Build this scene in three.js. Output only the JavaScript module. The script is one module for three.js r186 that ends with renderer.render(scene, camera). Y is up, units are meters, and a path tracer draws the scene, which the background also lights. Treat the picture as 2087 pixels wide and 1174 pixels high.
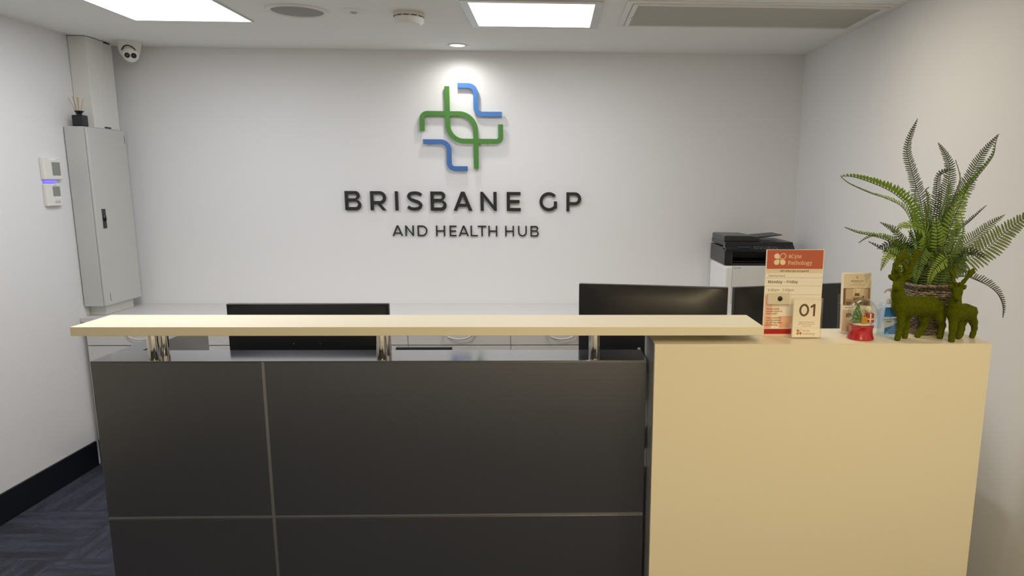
import * as THREE from 'three';
import { RoundedBoxGeometry } from 'three/addons/geometries/RoundedBoxGeometry.js';
import { mergeGeometries, mergeVertices, toCreasedNormals } from 'three/addons/utils/BufferGeometryUtils.js';
import { MarchingCubes } from 'three/addons/objects/MarchingCubes.js';
import { RectAreaLightUniformsLib } from 'three/addons/lights/RectAreaLightUniformsLib.js';

// ------------------------------------------------------------------ camera, light, exposure
const scene = new THREE.Scene();
const PX = 1179.65, PY = 651.845, FOCAL = 1496.35;               // lens axis and focal length in a 2087 x 1174 frame
const camera = new THREE.PerspectiveCamera(2 * Math.atan(PY / FOCAL) * 180 / Math.PI, PX / PY, 0.05, 40);
camera.position.set(2.6825, 1.6475, 4.6914);
camera.rotation.set(-0.1835, -0.0356, 0.0064, 'YXZ');
camera.setViewOffset(2 * PX, 2 * PY, 0, 0, 2087, 1174);
RectAreaLightUniformsLib.init();
scene.background = new THREE.Color(0x000000);
const renderer = new THREE.WebGLRenderer({ antialias: true });
renderer.toneMapping = THREE.LinearToneMapping;
renderer.toneMappingExposure = 1.0;
renderer.shadowMap.enabled = true;
const COOL = new THREE.Color().setRGB(1.0, 1.0, 1.06), WARM_WHITE = new THREE.Color().setRGB(1, 0.86, 0.64), SOFT_WHITE = new THREE.Color().setRGB(1, 0.98, 0.98), WARM = new THREE.Color().setRGB(1.0, 0.775, 0.45);
const POWER = { P1: 6, P2: 9.4, P5: 4.8, Q1: 16.5, W1: 3.3, W4: 11.8, S: 0.68 };

// ------------------------------------------------------------------ helpers
let seed = 7;
const rnd = () => { seed = (seed * 1664525 + 1013904223) >>> 0; return seed / 4294967296; };
const used = new Map();
function numbered(n) { const k = used.get(n) || 0; used.set(n, k + 1); return k ? n + '_' + String(k).padStart(3, '0') : n; }
function std(color, roughness = 0.6, metalness = 0, extra = {}) { return new THREE.MeshStandardMaterial({ color, roughness, metalness, ...extra }); }
function phys(p) { return new THREE.MeshPhysicalMaterial(p); }
function mesh(name, geo, mat, parent = scene, pos) {
  const g = Array.isArray(geo) ? mergeGeometries(geo.map((q) => { const c = q.index ? q.toNonIndexed() : q; for (const k of Object.keys(c.attributes)) if (!['position', 'normal', 'uv'].includes(k)) c.deleteAttribute(k); return c; })) : geo;
  const m = new THREE.Mesh(g, mat); m.name = parent === scene ? numbered(name) : name; m.castShadow = m.receiveShadow = true;
  if (pos) m.position.set(...pos);
  parent.add(m); return m;
}
function tag(o, label, category, group) { o.userData.label = label; if (category) o.userData.category = category; if (group) o.userData.group = group; return o; }
function thing(name, label, category, pos = [0, 0, 0], group) {
  const g = new THREE.Group(); g.name = numbered(name); g.position.set(...pos); scene.add(g); return tag(g, label, category, group);
}
function struct(name, geo, mat) { const m = mesh(name, geo, mat); m.userData.kind = 'structure'; return m; }
// box from min to max corners, with small rounded edges
function box(x0, y0, z0, x1, y1, z1, r = 0.0015, seg = 2) {
  const w = x1 - x0, h = y1 - y0, d = z1 - z0; r = Math.min(r, w / 2.1, h / 2.1, d / 2.1);
  const g = r > 0 ? new RoundedBoxGeometry(w, h, d, seg, r) : new THREE.BoxGeometry(w, h, d);
  return g.translate((x0 + x1) / 2, (y0 + y1) / 2, (z0 + z1) / 2);
}
function cyl(r0, r1, h, seg = 32) { return new THREE.CylinderGeometry(r1, r0, h, seg); }
function lathe(pts, seg = 48) { return new THREE.LatheGeometry(pts.map((p) => new THREE.Vector2(p[0], p[1])), seg); }
function tube(pts, r, n = 24, rs = 8, closed = false) {
  return new THREE.TubeGeometry(new THREE.CatmullRomCurve3(pts.map((p) => new THREE.Vector3(p[0], p[1], p[2])), closed), n, r, rs, closed);
}
function extrude(shape, depth, bevel = 0.001, curve = 20) {
  return new THREE.ExtrudeGeometry(shape, { depth: depth - 2 * bevel, bevelEnabled: bevel > 0, bevelSize: bevel, bevelThickness: bevel, bevelOffset: -bevel, bevelSegments: 2, curveSegments: curve }).translate(0, 0, bevel);
}
function poly(pts) { const s = new THREE.Shape(); pts.forEach((p, i) => (i ? s.lineTo(p[0], p[1]) : s.moveTo(p[0], p[1]))); s.closePath(); return s; }
function canvasTexture(w, h, draw) {
  const c = document.createElement('canvas'); c.width = w; c.height = h; draw(c.getContext('2d'), w, h);
  const t = new THREE.CanvasTexture(c); t.colorSpace = THREE.SRGBColorSpace; return t;
}
function noise2(x, y) {
  const h = (i, j) => { let n = Math.imul(i, 374761393) + Math.imul(j, 668265263); n = Math.imul(n ^ (n >>> 13), 1274126177); return ((n ^ (n >>> 16)) >>> 0) / 4294967296; };
  const xi = Math.floor(x), yi = Math.floor(y), u = x - xi, v = y - yi, s = u * u * (3 - 2 * u), t = v * v * (3 - 2 * v);
  return (h(xi, yi) * (1 - s) + h(xi + 1, yi) * s) * (1 - t) + (h(xi, yi + 1) * (1 - s) + h(xi + 1, yi + 1) * s) * t;
}
function dataTexture(n, f, srgb) {
  const d = new Uint8Array(n * n * 4);
  for (let y = 0; y < n; y++) for (let x = 0; x < n; x++) { const c = f(x, y); for (let k = 0; k < 3; k++) d[(y * n + x) * 4 + k] = Math.max(0, Math.min(255, c[k])); d[(y * n + x) * 4 + 3] = 255; }
  const t = new THREE.DataTexture(d, n, n); t.wrapS = t.wrapT = THREE.RepeatWrapping; t.magFilter = THREE.LinearFilter; t.minFilter = THREE.LinearFilter;
  if (srgb) t.colorSpace = THREE.SRGBColorSpace; t.needsUpdate = true; return t;
}

// ------------------------------------------------------------------ dimensions (metres)
const W = 4.231, H = 2.435, ZF = 5.5, SK = 0.149;
const ZD = 2.546, HD = 1.125, XDL = 1.323, ZC = 2.650, HC = 1.248, HR = 1.198, XRL = 2.973, XRR = 3.957;

// ------------------------------------------------------------------ materials
const wallBump = dataTexture(256, (x, y) => { const v = 120 + 60 * noise2(x / 3, y / 3) + 50 * noise2(x / 11 + 40, y / 11); return [v, v, v]; });
const mWall = std(0xe6e7e8, 0.75, 0, { bumpMap: wallBump, bumpScale: 0.0003 });
const mCeil = std(0xf0f0ec, 0.9);
const mSkirt = std(0x0c1119, 0.5);
const mWhiteMetal = std(0xdedfda, 0.45), mGreyMetal = std(0xc3c4c0, 0.42);
const mWhitePlastic = std(0xe6e5e0, 0.4), mWhiteLam = std(0xd2d1cf, 0.35);
const mDark = phys({ color: 0x363a46, roughness: 0.28, ior: 2.3 });
const mDarkTop = phys({ color: 0x363a46, roughness: 0.12, ior: 2.3, clearcoat: 1, clearcoatRoughness: 0.08 });
const mGreyPanel = std(0x77787a, 0.35);
const mCream = phys({ color: 0xeee7cf, roughness: 0.3, specularIntensity: 0.8 });
const mCreamTop = mCream;
const mAlu = std(0xaeb1b6, 0.42, 0.9);
const mChrome = std(0xd8d4cc, 0.09, 1);
const mBlack = std(0x0b0c0e, 0.45), mBlackGloss = std(0x0a0b0e, 0.3), mScreenBlack = std(0x1b1c1f, 0.34);
const mSlot = std(0x26272a, 0.7);
const mAcrylic = phys({ color: 0xffffff, roughness: 0.03, transmission: 1, thickness: 0, ior: 1.49 });

// ------------------------------------------------------------------ the room
struct('floor', box(-0.1, -0.12, -0.1, W + 0.1, -0.008, ZF + 0.1, 0), std(0x1c1e26, 0.95));
{
  // quarter-turned carpet tiles, each with streaks along its own pile
  const pile = (k) => dataTexture(512, (x, y) => {
    const s = noise2(x / 30 + k * 31, y / 2.2) * 0.5 + noise2(x / 11 + 7 + k, y / 1.1) * 0.5, b = noise2(x / 190 + k, y / 30 + 3), dash = noise2(x / 34 + 90 * k, y / 2.6 + 50) > 0.74 ? -0.16 : 0;
    const g = 0.55 + 0.5 * (s - 0.5) + 0.42 * (b - 0.5) + dash + 0.3 * (rnd() - 0.5);
    return [60 * g + 17, 63 * g + 18, 80 * g + 22];
  }, true);
  const mats = [0, 1, 2].map((k) => { const t = pile(k); return std(0xffffff, 0.95, 0, { map: t, bumpMap: t, bumpScale: 0.002 }); });
  const fl = scene.getObjectByName('floor'), tileGeo = new THREE.BoxGeometry(0.499, 0.008, 0.499);
  for (let i = 0; i < 9; i++) for (let j = 0; j < 17; j++) {
    const x0 = i * 0.5, z0 = j * 0.5 + 0.12, w = Math.min(0.5, W - x0), d = Math.min(0.5, ZF - z0);
    if (w < 0.02 || d < 0.02) continue;
    const m = mesh('carpet_tile', tileGeo, mats[(i * 2 + j * 3) % 3], fl, [x0 + w / 2, -0.004, z0 + d / 2]);
    if ((i + j) % 2) { m.rotation.y = Math.PI / 2; m.scale.set(d / 0.5, 1, w / 0.5); } else m.scale.set(w / 0.5, 1, d / 0.5);
  }
}
struct('ceiling', box(-0.1, H, -0.1, W + 0.1, H + 0.12, ZF + 0.1, 0), mCeil);
struct('wall_back', box(-0.1, 0, -0.1, W + 0.1, H, 0, 0), mWall);
struct('wall_left', box(-0.1, 0, 0, 0, H, ZF, 0), mWall);
struct('wall_right', box(W, 0, 0, W + 0.1, H, ZF, 0), mWall);
struct('wall_front', box(-0.1, 0, ZF, W + 0.1, H, ZF + 0.1, 0), mWall);
struct('baseboard_left', box(0, 0, 0.5, 0.012, SK, ZF, 0.002), mSkirt);
struct('baseboard_right', box(W - 0.012, 0, 0.5, W, SK, ZF, 0.002), mSkirt);
struct('baseboard_front', box(0.012, 0, ZF - 0.012, W - 0.012, SK, ZF, 0.002), mSkirt);

// ------------------------------------------------------------------ ceiling fittings
const glow = (c, k) => new THREE.MeshStandardMaterial({ color: 0xffffff, emissive: c, emissiveIntensity: k, roughness: 0.6 });
function panelLight(x0, x1, z0, z1, frame, power, color, label, thick = 0.006, group) {
  const t = thing('ceiling_light', label, 'light', [(x0 + x1) / 2, H, (z0 + z1) / 2], group), w = x1 - x0, d = z1 - z0, f = frame;
  const ring = new THREE.Shape(); ring.moveTo(-w / 2 - f, -d / 2 - f); ring.lineTo(w / 2 + f, -d / 2 - f); ring.lineTo(w / 2 + f, d / 2 + f); ring.lineTo(-w / 2 - f, d / 2 + f); ring.closePath();
  const hole = new THREE.Path(); hole.moveTo(-w / 2, -d / 2); hole.lineTo(-w / 2, d / 2); hole.lineTo(w / 2, d / 2); hole.lineTo(w / 2, -d / 2); hole.closePath(); ring.holes.push(hole);
  mesh('frame', extrude(ring, thick, 0.001).rotateX(Math.PI / 2), std(0xc9cac6, 0.35, 0.3), t);
  mesh('diffuser', new THREE.BoxGeometry(w, 0.002, d).translate(0, -0.0012, 0), glow(color, power > 0 ? 1.6 : 0), t);
  const l = new THREE.RectAreaLight(color, power, w, d); l.position.set(0, -0.0032, 0); l.rotation.x = -Math.PI / 2; l.name = 'panel_lamp'; l.castShadow = true; t.add(l);
  return t;
}
panelLight(0.614, 1.181, 0.768, 1.335, 0.008, POWER.P1, COOL, 'square white ceiling light panel in the corner beside the wall cabinet and camera');
panelLight(2.308, 2.868, 0.755, 1.246, 0.036, POWER.P2, COOL, 'square ceiling light panel with a wide metal frame beside the air grille', 0.008);
panelLight(3.1, 3.7, 1.5, 2.1, 0.01, POWER.P5, WARM_WHITE, 'square warm white ceiling light panel above the monitors by the right wall', 0.006);
panelLight(0.9, 1.5, 1.9, 2.5, 0.01, POWER.Q1, SOFT_WHITE, 'square white ceiling light panel above the open end of the desk by the left wall', 0.006);
function downlight(label, x, z, radius, color, power, angle, penumbra, soft, face) {
  const t = thing('downlight', label, 'light', [x, H, z]), k = radius / 0.056;
  mesh('trim_ring', lathe([[0.043 * k, 0], [0.056 * k, 0], [0.056 * k, -0.003], [0.046 * k, -0.006], [0.043 * k, -0.004]]), mWhitePlastic, t);
  mesh('lamp_face', cyl(0.043 * k, 0.043 * k, 0.002).translate(0, -0.002, 0), glow(color, power > 0 ? face : 0), t);
  const s = new THREE.SpotLight(color, power, 0, angle, penumbra); s.position.set(0, -0.012, 0); s.target.position.set(0, -1, 0); s.shadow.radius = soft; s.castShadow = true; s.name = 'spot_lamp'; t.add(s, s.target);
}
downlight('small round recessed downlight shining on the wall above the emblem', 2.127, 0.186, 0.056, new THREE.Color().setRGB(1, 0.96, 0.9), POWER.S, 1.5, 1, 1.6, 2.5);
downlight('warm round downlight above the floor before the cream block', 3.95, 3.85, 0.06, WARM, POWER.W1, 1.45, 0.5, 2, 2.5);
downlight('warm round downlight by the right wall behind the waiting floor', 2.9, 4.75, 0.06, WARM, POWER.W4, 1.45, 0.5, 2, 2.5);
{ // air grille
  const x0 = 3.008, x1 = 4.214, z0 = 0.770, z1 = 1.300, t = thing('air_grille', 'long rectangular grey mesh air grille with stepped white frame in the ceiling', 'air vent', [0, H, 0]);
  const ring = (a, b, c, d, e) => { const s = poly([[a, -d], [c, -d], [c, -b], [a, -b]]), h = new THREE.Path(); h.moveTo(a + e[0], -d + e[1]); h.lineTo(a + e[0], -b - e[1]); h.lineTo(c - e[0], -b - e[1]); h.lineTo(c - e[0], -d + e[1]); h.closePath(); s.holes.push(h); return s; };
  const flat = (s, th, y) => extrude(s, th, 0.0008).rotateX(-Math.PI / 2).translate(0, y - th, 0);
  mesh('outer_frame', flat(ring(x0, z0, x1, z1, [0.028, 0.024]), 0.005, 0), mWhitePlastic, t);
  mesh('inner_frame', flat(ring(x0 + 0.031, z0 + 0.027, x1 - 0.024, z1 - 0.05, [0.022, 0.014]), 0.009, 0), mWhitePlastic, t);
  const mt = dataTexture(128, (x, y) => { const cell = (x % 8 < 2 || y % 8 < 2) ? 215 : 160, v = cell + 26 * (rnd() - 0.5); return [v, v * 0.985, v * 0.93]; }, true); mt.repeat.set(70, 26);
  mesh('mesh_panel', box(x0 + 0.05, -0.003, z0 + 0.038, x1 - 0.042, -0.0005, z1 - 0.062, 0), std(0xffffff, 0.85, 0, { map: mt }), t);
  mesh('latch', [box(x0 + 0.046, -0.012, 0.985, x0 + 0.058, -0.006, 1.003, 0.001)], mGreyMetal, t);
}
{ // ceiling speaker
  const t = thing('ceiling_speaker', 'large round ceiling speaker with pale rim and grey grille', 'speaker', [1.489, H, 1.011]);
  mesh('rim', lathe([[0.115, -0.002], [0.122, -0.009], [0.134, -0.010], [0.142, -0.005], [0.143, 0]]), mWhitePlastic, t);
  const gt = dataTexture(64, (x, y) => { const v = (((x % 8) - 4) ** 2 + ((y % 8) - 4) ** 2 < 6 ? 120 : 205); return [v, v, v]; }, true); gt.repeat.set(16, 16);
  mesh('grille', lathe([[0.117, -0.004], [0.08, -0.0065], [0.0, -0.008]]), std(0xd8d6d2, 0.7, 0, { map: gt }), t);
}
{
  const t = thing('sprinkler_cover', 'flat round white sprinkler cover plate between the speaker and smoke detector', 'sprinkler', [1.75, H, 1.016]);
  mesh('plate', lathe([[0.0, -0.006], [0.045, -0.006], [0.05, -0.004], [0.068, -0.003], [0.072, 0]]), mWhitePlastic, t);
  mesh('centre_cap', lathe([[0, -0.013], [0.012, -0.012], [0.018, -0.006]]), std(0xbdbcb8, 0.5), t);
}
{
  const t = thing('smoke_detector', 'round white smoke detector protruding from the ceiling', 'smoke detector', [2.0, H, 0.985]);
  mesh('base', lathe([[0.073, 0], [0.074, -0.014], [0.070, -0.017], [0.066, -0.017]]), std(0xd9d3c8, 0.5), t);
  mesh('body', lathe([[0.067, -0.017], [0.070, -0.022], [0.070, -0.038], [0.058, -0.050], [0.050, -0.052], [0.0, -0.052]]), mWhitePlastic, t);
  const vents = []; for (let k = 0; k < 12; k++) vents.push(new THREE.BoxGeometry(0.002, 0.003, 0.026).translate(0.0695, -0.0195, 0).rotateY(k * Math.PI / 6));
  mesh('vent_slots', vents, mSlot, t);
}
{ // turret camera on the ceiling in the corner
  const t = thing('security_camera', 'white dome security camera hanging from the ceiling in the corner', 'camera', [0.232, H, 0.140]);
  mesh('base', lathe([[0.064, 0], [0.064, -0.010], [0.060, -0.022], [0.053, -0.056], [0.045, -0.076], [0.03, -0.087], [0, -0.091]]), mWhitePlastic, t);
  const ball = mesh('eyeball', new THREE.SphereGeometry(0.043, 32, 24), std(0xeeeeea, 0.35), t, [0.022, -0.074, 0.034]);
  mesh('brow', tube([[-0.012, -0.052, 0.060], [0.004, -0.036, 0.066], [0.024, -0.029, 0.066], [0.044, -0.034, 0.058], [0.058, -0.052, 0.044]], 0.0035, 20, 6), mSlot, t);
  for (const a of [0.06, 0.86]) {
    const l = mesh('lens', cyl(0.0145, 0.0145, 0.004, 24).rotateX(Math.PI / 2).translate(0, 0, 0.0425), mBlackGloss, t, [0.022, -0.074, 0.034]); l.rotation.set(0.24, a, 0, 'YXZ');
    mesh('lens_glass', new THREE.SphereGeometry(0.006, 12, 8).translate(0, 0, 0.042), std(0x55585c, 0.15), l);
  }
}

// ------------------------------------------------------------------ left wall: trunking, cabinet, diffuser, thermostats
{
  const t = thing('cable_trunking', 'tall white cable trunking box between the ceiling and the wall cabinet', 'cable duct', [0, 0, 0]);
  mesh('main_box', box(0.002, 1.9405, 0.2475, 0.1, H - 0.003, 0.33, 0.002), mWhiteMetal, t);
  mesh('front_strip', box(0.002, 1.9405, 0.168, 0.0995, H - 0.003, 0.2465, 0.002), mWhiteMetal, t);
  mesh('rear_strip', box(0.002, 1.9405, 0.085, 0.1, H - 0.003, 0.1665, 0.002), mWhiteMetal, t);
  mesh('slot', box(0.0992, H - 0.012, 0.107, 0.1008, H - 0.004, 0.162, 0), mSlot, t);
  mesh('slot', box(0.0992, 1.944, 0.175, 0.1008, 1.952, 0.237, 0), mSlot, t);
  const low = thing('trunking_end', 'short white trunking piece below the wall cabinet above the credenza', 'cable duct', [0, 0, 0]);
  mesh('lower_box', box(0.002, 0.8815, 0.12, 0.092, 0.9365, 0.40, 0.002), mWhiteMetal, low);
}
{
  const t = thing('electrical_cabinet', 'tall grey metal wall cabinet with a black latch under the reed diffuser', 'cabinet', [0, 0, 0]);
  mesh('body', box(0.005, 0.938, 0.085, 0.112, 1.939, 0.4558, 0.003), mGreyMetal, t);
  mesh('wall_gasket', box(0.0, 0.945, 0.09, 0.005, 1.933, 0.449, 0), mSlot, t);
  const d = mesh('door', box(0.1128, 0.9395, 0.086, 0.128, 1.9375, 0.4555, 0.006, 3), mGreyMetal, t);
  const lp = mesh('latch_plate', box(0.1275, 1.379, 0.368, 0.1305, 1.489, 0.402, 0.002), std(0x2a2c2f, 0.45), d);
  mesh('latch_knob', lathe([[0.0, 0.010], [0.006, 0.009], [0.009, 0.0]], 20).rotateZ(-Math.PI / 2).scale(1, 2.2, 1).translate(0.1305, 1.436, 0.385), mBlackGloss, d);
  mesh('keyhole', cyl(0.004, 0.004, 0.003, 16).rotateZ(Math.PI / 2).translate(0.141, 1.436, 0.384), mChrome, d);
  mesh('hinge_slot', box(0.1272, 1.865, 0.1, 0.1288, 1.912, 0.103, 0), mSlot, d);
  mesh('hinge_slot', box(0.1272, 0.965, 0.405, 0.1288, 1.01, 0.408, 0), mSlot, d);
}
{
  const t = thing('reed_diffuser', 'black glass reed diffuser with tan reeds on top of the wall cabinet', 'diffuser', [0.068, 1.9398, 0.405]);
  const g = new RoundedBoxGeometry(0.062, 0.062, 0.048, 3, 0.006).translate(0, 0.031, 0);
  mesh('bottle', g, std(0x1d1e22, 0.28), t);
  mesh('neck', lathe([[0.012, 0.06], [0.013, 0.068], [0.014, 0.072], [0.024, 0.0835], [0.022, 0.085], [0.012, 0.078], [0.0, 0.077]], 24), std(0x191a1d, 0.3), t);
  const tips = [[-0.047, 0.155, 0.004], [-0.032, 0.162, -0.008], [-0.018, 0.158, 0.01], [-0.006, 0.157, -0.006], [0.005, 0.157, 0.005], [0.028, 0.15, -0.002]];
  for (const p of tips) mesh('reed', tube([[p[0] * 0.1, 0.03, p[2] * 0.3], [p[0] * 0.5, 0.1, p[2] * 0.6], [p[0], p[1], p[2]]], 0.0014, 4, 6), std(0xc4a06a, 0.8), t);
}
{
  const screenMat = std(0x8b908a, 0.3), key = std(0x9b9c98, 0.5);
  const t = thing('wall_thermostat', 'larger white wall thermostat with a grey screen above the blue glow', 'thermostat', [0, 0, 0]);
  mesh('case', box(0, 1.650, 0.537, 0.024, 1.768, 0.680, 0.006, 3), mWhitePlastic, t);
  mesh('screen', box(0.0236, 1.672, 0.553, 0.0248, 1.742, 0.618, 0.0005), screenMat, t);
  mesh('label_strip', box(0.0236, 1.750, 0.580, 0.0247, 1.762, 0.635, 0.0005), std(0xf4f4f2, 0.4), t);
  const led = glow(new THREE.Color().setRGB(0.16, 0.13, 1.0), 0.55); led.color.set(0x8f88f0);
  mesh('blue_led_strip', box(0.001, 1.632, 0.575, 0.014, 1.650, 0.672, 0.004, 3), led, t);
  const l = new THREE.RectAreaLight(new THREE.Color().setRGB(0.3, 0.25, 1), 0.5, 0.09, 0.015); l.position.set(0.0152, 1.641, 0.623); l.rotation.y = Math.PI / 2; l.name = 'led_lamp'; l.castShadow = true; t.add(l);
  const u = thing('wall_thermostat', 'smaller white wall thermostat with three keys below the blue glow', 'thermostat', [0, 0, 0]);
  mesh('case', box(0, 1.511, 0.560, 0.022, 1.630, 0.678, 0.006, 3), mWhitePlastic, u);
  mesh('screen', box(0.0216, 1.563, 0.572, 0.0228, 1.615, 0.630, 0.0005), screenMat, u);
  mesh('label_strip', box(0.0216, 1.553, 0.572, 0.0226, 1.558, 0.622, 0.0003), std(0xf4f4f2, 0.4), u);
  mesh('logo', box(0.0216, 1.619, 0.597, 0.0226, 1.622, 0.617, 0.0003), key, u);
  for (const z of [0.585, 0.600, 0.615]) mesh('key', box(0.0216, 1.526, z - 0.003, 0.0229, 1.540, z + 0.003, 0.0004), key, u);
}

// ------------------------------------------------------------------ sign on the back wall
const ribbon = (pts, s, n = 60) => {
  const c = new THREE.CatmullRomCurve3(pts.map((p) => new THREE.Vector3(p[0], p[1], 0)), false, 'centripetal'), L = [], R = [];
  for (let i = 0; i <= n; i++) { const p = c.getPointAt(i / n), t = c.getTangentAt(i / n); L.push([p.x - t.y * s / 2, p.y + t.x * s / 2]); R.unshift([p.x + t.y * s / 2, p.y - t.x * s / 2]); }
  return poly([...L, ...R]);
};
// a path of straight runs joined by round corners, drawn as a flat band of width s
function band(corners, s) {
  const pts = [], n = corners.length;
  for (let i = 0; i < n; i++) {
    const [x, y, r] = corners[i];
    if (!i || i === n - 1 || !r) { pts.push([x, y]); continue; }
    const a = new THREE.Vector2(corners[i - 1][0] - x, corners[i - 1][1] - y).normalize(), b = new THREE.Vector2(corners[i + 1][0] - x, corners[i + 1][1] - y).normalize();
    const p = new THREE.Vector2(x, y).addScaledVector(a, r), q = new THREE.Vector2(x, y).addScaledVector(b, r), ce = p.clone().addScaledVector(b, r), a0 = p.clone().sub(ce), b0 = q.clone().sub(ce);
    for (let k = 0; k <= 16; k++) { const w = k / 16 * Math.PI / 2; pts.push([ce.x + a0.x * Math.cos(w) + b0.x * Math.sin(w), ce.y + a0.y * Math.cos(w) + b0.y * Math.sin(w)]); }
  }
  const L = [], R = [];
  pts.forEach((p, i) => {
    const u = pts[Math.max(0, i - 1)], v = pts[Math.min(pts.length - 1, i + 1)]; let tx = v[0] - u[0], ty = v[1] - u[1]; const d = Math.hypot(tx, ty); tx /= d; ty /= d;
    L.push([p[0] - ty * s / 2, p[1] + tx * s / 2]); R.unshift([p[0] + ty * s / 2, p[1] - tx * s / 2]);
  });
  return poly([...L, ...R]);
}
{
  const t = thing('clinic_emblem', 'raised green and blue interwoven cross emblem above the lettering', 'logo', [2.123, 1.981, 0.012]);
  const green = std(0x4a8438, 0.4), blue = std(0x4a80c4, 0.4), blue2 = std(0x426fae, 0.4), s = 0.0295, D = 0.014;
  const b1 = [[-0.021, 0.248, 0], [0.088, 0.248, 0.045], [0.088, 0.081, 0.036], [0.246, 0.081, 0]], b2 = [[-0.239, -0.086, 0], [-0.082, -0.086, 0.05], [-0.082, -0.247, 0.032], [0.030, -0.247, 0]];
  const g1 = [[-0.086, 0.243, 0], [-0.086, -0.081, 0.098], [0.237, -0.081, 0.028], [0.237, 0.021, 0]], g2 = [[-0.242, -0.023, 0], [-0.242, 0.082, 0.033], [0.084, 0.082, 0.1], [0.084, -0.247, 0]];
  mesh('green_band', extrude(band(g2, s), D), green, t); mesh('green_band', extrude(band(g1, s), D).translate(0, 0, 0.0006), green, t);
  mesh('blue_band', extrude(band(b1, s), D), blue, t); mesh('blue_band', extrude(band(b2, s), D), blue2, t);
  const pinGeo = cyl(0.004, 0.004, 0.013, 10).rotateX(Math.PI / 2); for (const [x, y] of [[-0.086, 0.2], [0.0, 0.082], [-0.242, 0.03], [0.084, -0.2], [0.15, -0.081], [0.237, -0.02], [0.02, 0.248], [0.2, 0.081], [-0.2, -0.086], [0.0, -0.247]]) mesh('standoff_pin', pinGeo, mAlu, t, [x, y, -0.0058]);
}
function glyph(ch, w, s) {   // cap height 1, widths and strokes as fractions of it
  const PI = Math.PI, S = new THREE.Shape(), hole = (f) => { const h = new THREE.Path(); f(h); S.holes.push(h); };
  const bowlHole = (y0, y1, xr) => hole((h) => { const r = (y1 - y0) / 2; h.moveTo(s, y0); h.lineTo(s, y1); h.lineTo(xr - r, y1); h.absarc(xr - r, y0 + r, r, PI / 2, -PI / 2, true); h.closePath(); });
  if (ch === 'I') return [poly([[0, 0], [s, 0], [s, 1], [0, 1]])];
  if (ch === 'L') return [poly([[0, 0], [w, 0], [w, s], [s, s], [s, 1], [0, 1]])];
  if (ch === 'T') return [poly([[w / 2 - s / 2, 0], [w / 2 + s / 2, 0], [w / 2 + s / 2, 1 - s], [w, 1 - s], [w, 1], [0, 1], [0, 1 - s], [w / 2 - s / 2, 1 - s]])];
  if (ch === 'E') return [poly([[0, 0], [w, 0], [w, s], [s, s], [s, 0.5 - s / 2], [w * 0.92, 0.5 - s / 2], [w * 0.92, 0.5 + s / 2], [s, 0.5 + s / 2], [s, 1 - s], [w, 1 - s], [w, 1], [0, 1]])];
  if (ch === 'H') return [poly([[0, 0], [s, 0], [s, 0.5 - s / 2], [w - s, 0.5 - s / 2], [w - s, 0], [w, 0], [w, 1], [w - s, 1], [w - s, 0.5 + s / 2], [s, 0.5 + s / 2], [s, 1], [0, 1]])];
  if (ch === 'N') return [poly([[0, 0], [s, 0], [s, 1 - s * 1.75], [w - s * 0.75, 0], [w, 0], [w, 1], [w - s, 1], [w - s, s * 1.75], [s * 0.75, 1], [0, 1]])];
  if (ch === 'A') {
    const b = s * 1.1, t = s * 0.55, k = w / 2 - t, yc = 0.22, ya = (w / 2 - b) / k, xi = (y) => b + y * k, sh = poly([[0, 0], [b, 0], [xi(yc), yc], [w - xi(yc), yc], [w - b, 0], [w, 0], [w / 2 + t, 1], [w / 2 - t, 1]]), y1 = yc + s * 0.9;
    const h = new THREE.Path(); h.moveTo(xi(y1), y1); h.lineTo(w / 2, ya); h.lineTo(w - xi(y1), y1); h.closePath(); sh.holes.push(h); return [sh];
  }
  if (ch === 'B') {
    const hl = 0.54, rl = hl / 2, ru = (1 - hl) / 2, wu = w * 0.93; S.moveTo(0, 0); S.lineTo(w - rl, 0); S.absarc(w - rl, rl, rl, -PI / 2, PI * 0.42); S.lineTo(wu - ru * 0.82, hl + 0.012); S.absarc(wu - ru, hl + ru, ru, -PI * 0.38, PI / 2); S.lineTo(0, 1); S.closePath();
    bowlHole(s, hl - s * 0.5, w - s); bowlHole(hl + s * 0.5, 1 - s, wu - s); return [S];
  }
  if (ch === 'P' || ch === 'R') {
    const y0 = 0.32, r = (1 - y0) / 2; S.moveTo(0, 0); S.lineTo(s, 0); S.lineTo(s, y0); S.lineTo(w - r, y0); S.absarc(w - r, y0 + r, r, -PI / 2, PI / 2); S.lineTo(0, 1); S.closePath(); bowlHole(y0 + s, 1 - s, w - s);
    return ch === 'P' ? [S] : [S, poly([[w - r - s * 0.75, y0 + 0.001], [w - s * 1.15, 0], [w, 0], [w - r + s * 0.4, y0 + 0.001]])];
  }
  if (ch === 'D') {
    S.moveTo(0, 0); S.lineTo(w - 0.5, 0); S.absarc(w - 0.5, 0.5, 0.5, -PI / 2, PI / 2); S.lineTo(0, 1); S.closePath(); bowlHole(s, 1 - s, w - s); return [S];
  }
  if (ch === 'U') { const r = w / 2; S.moveTo(0, 1); S.lineTo(0, r); S.absarc(r, r, r, PI, 2 * PI); S.lineTo(w, 1); S.lineTo(w - s, 1); S.lineTo(w - s, r); S.absarc(r, r, r - s, 2 * PI, PI, true); S.lineTo(s, 1); S.closePath(); return [S]; }
  if (ch === 'G') {
    const r = 0.5 - s / 2, cx = 0.5, pts = []; for (let a = 42; a <= 322; a += 10) pts.push([cx + r * Math.cos(a * PI / 180), 0.5 + r * Math.sin(a * PI / 180)]);
    return [ribbon(pts, s, 80), poly([[w - s, 0.145], [w, 0.145], [w, 0.52], [w - s, 0.52]])];
  }
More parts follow.
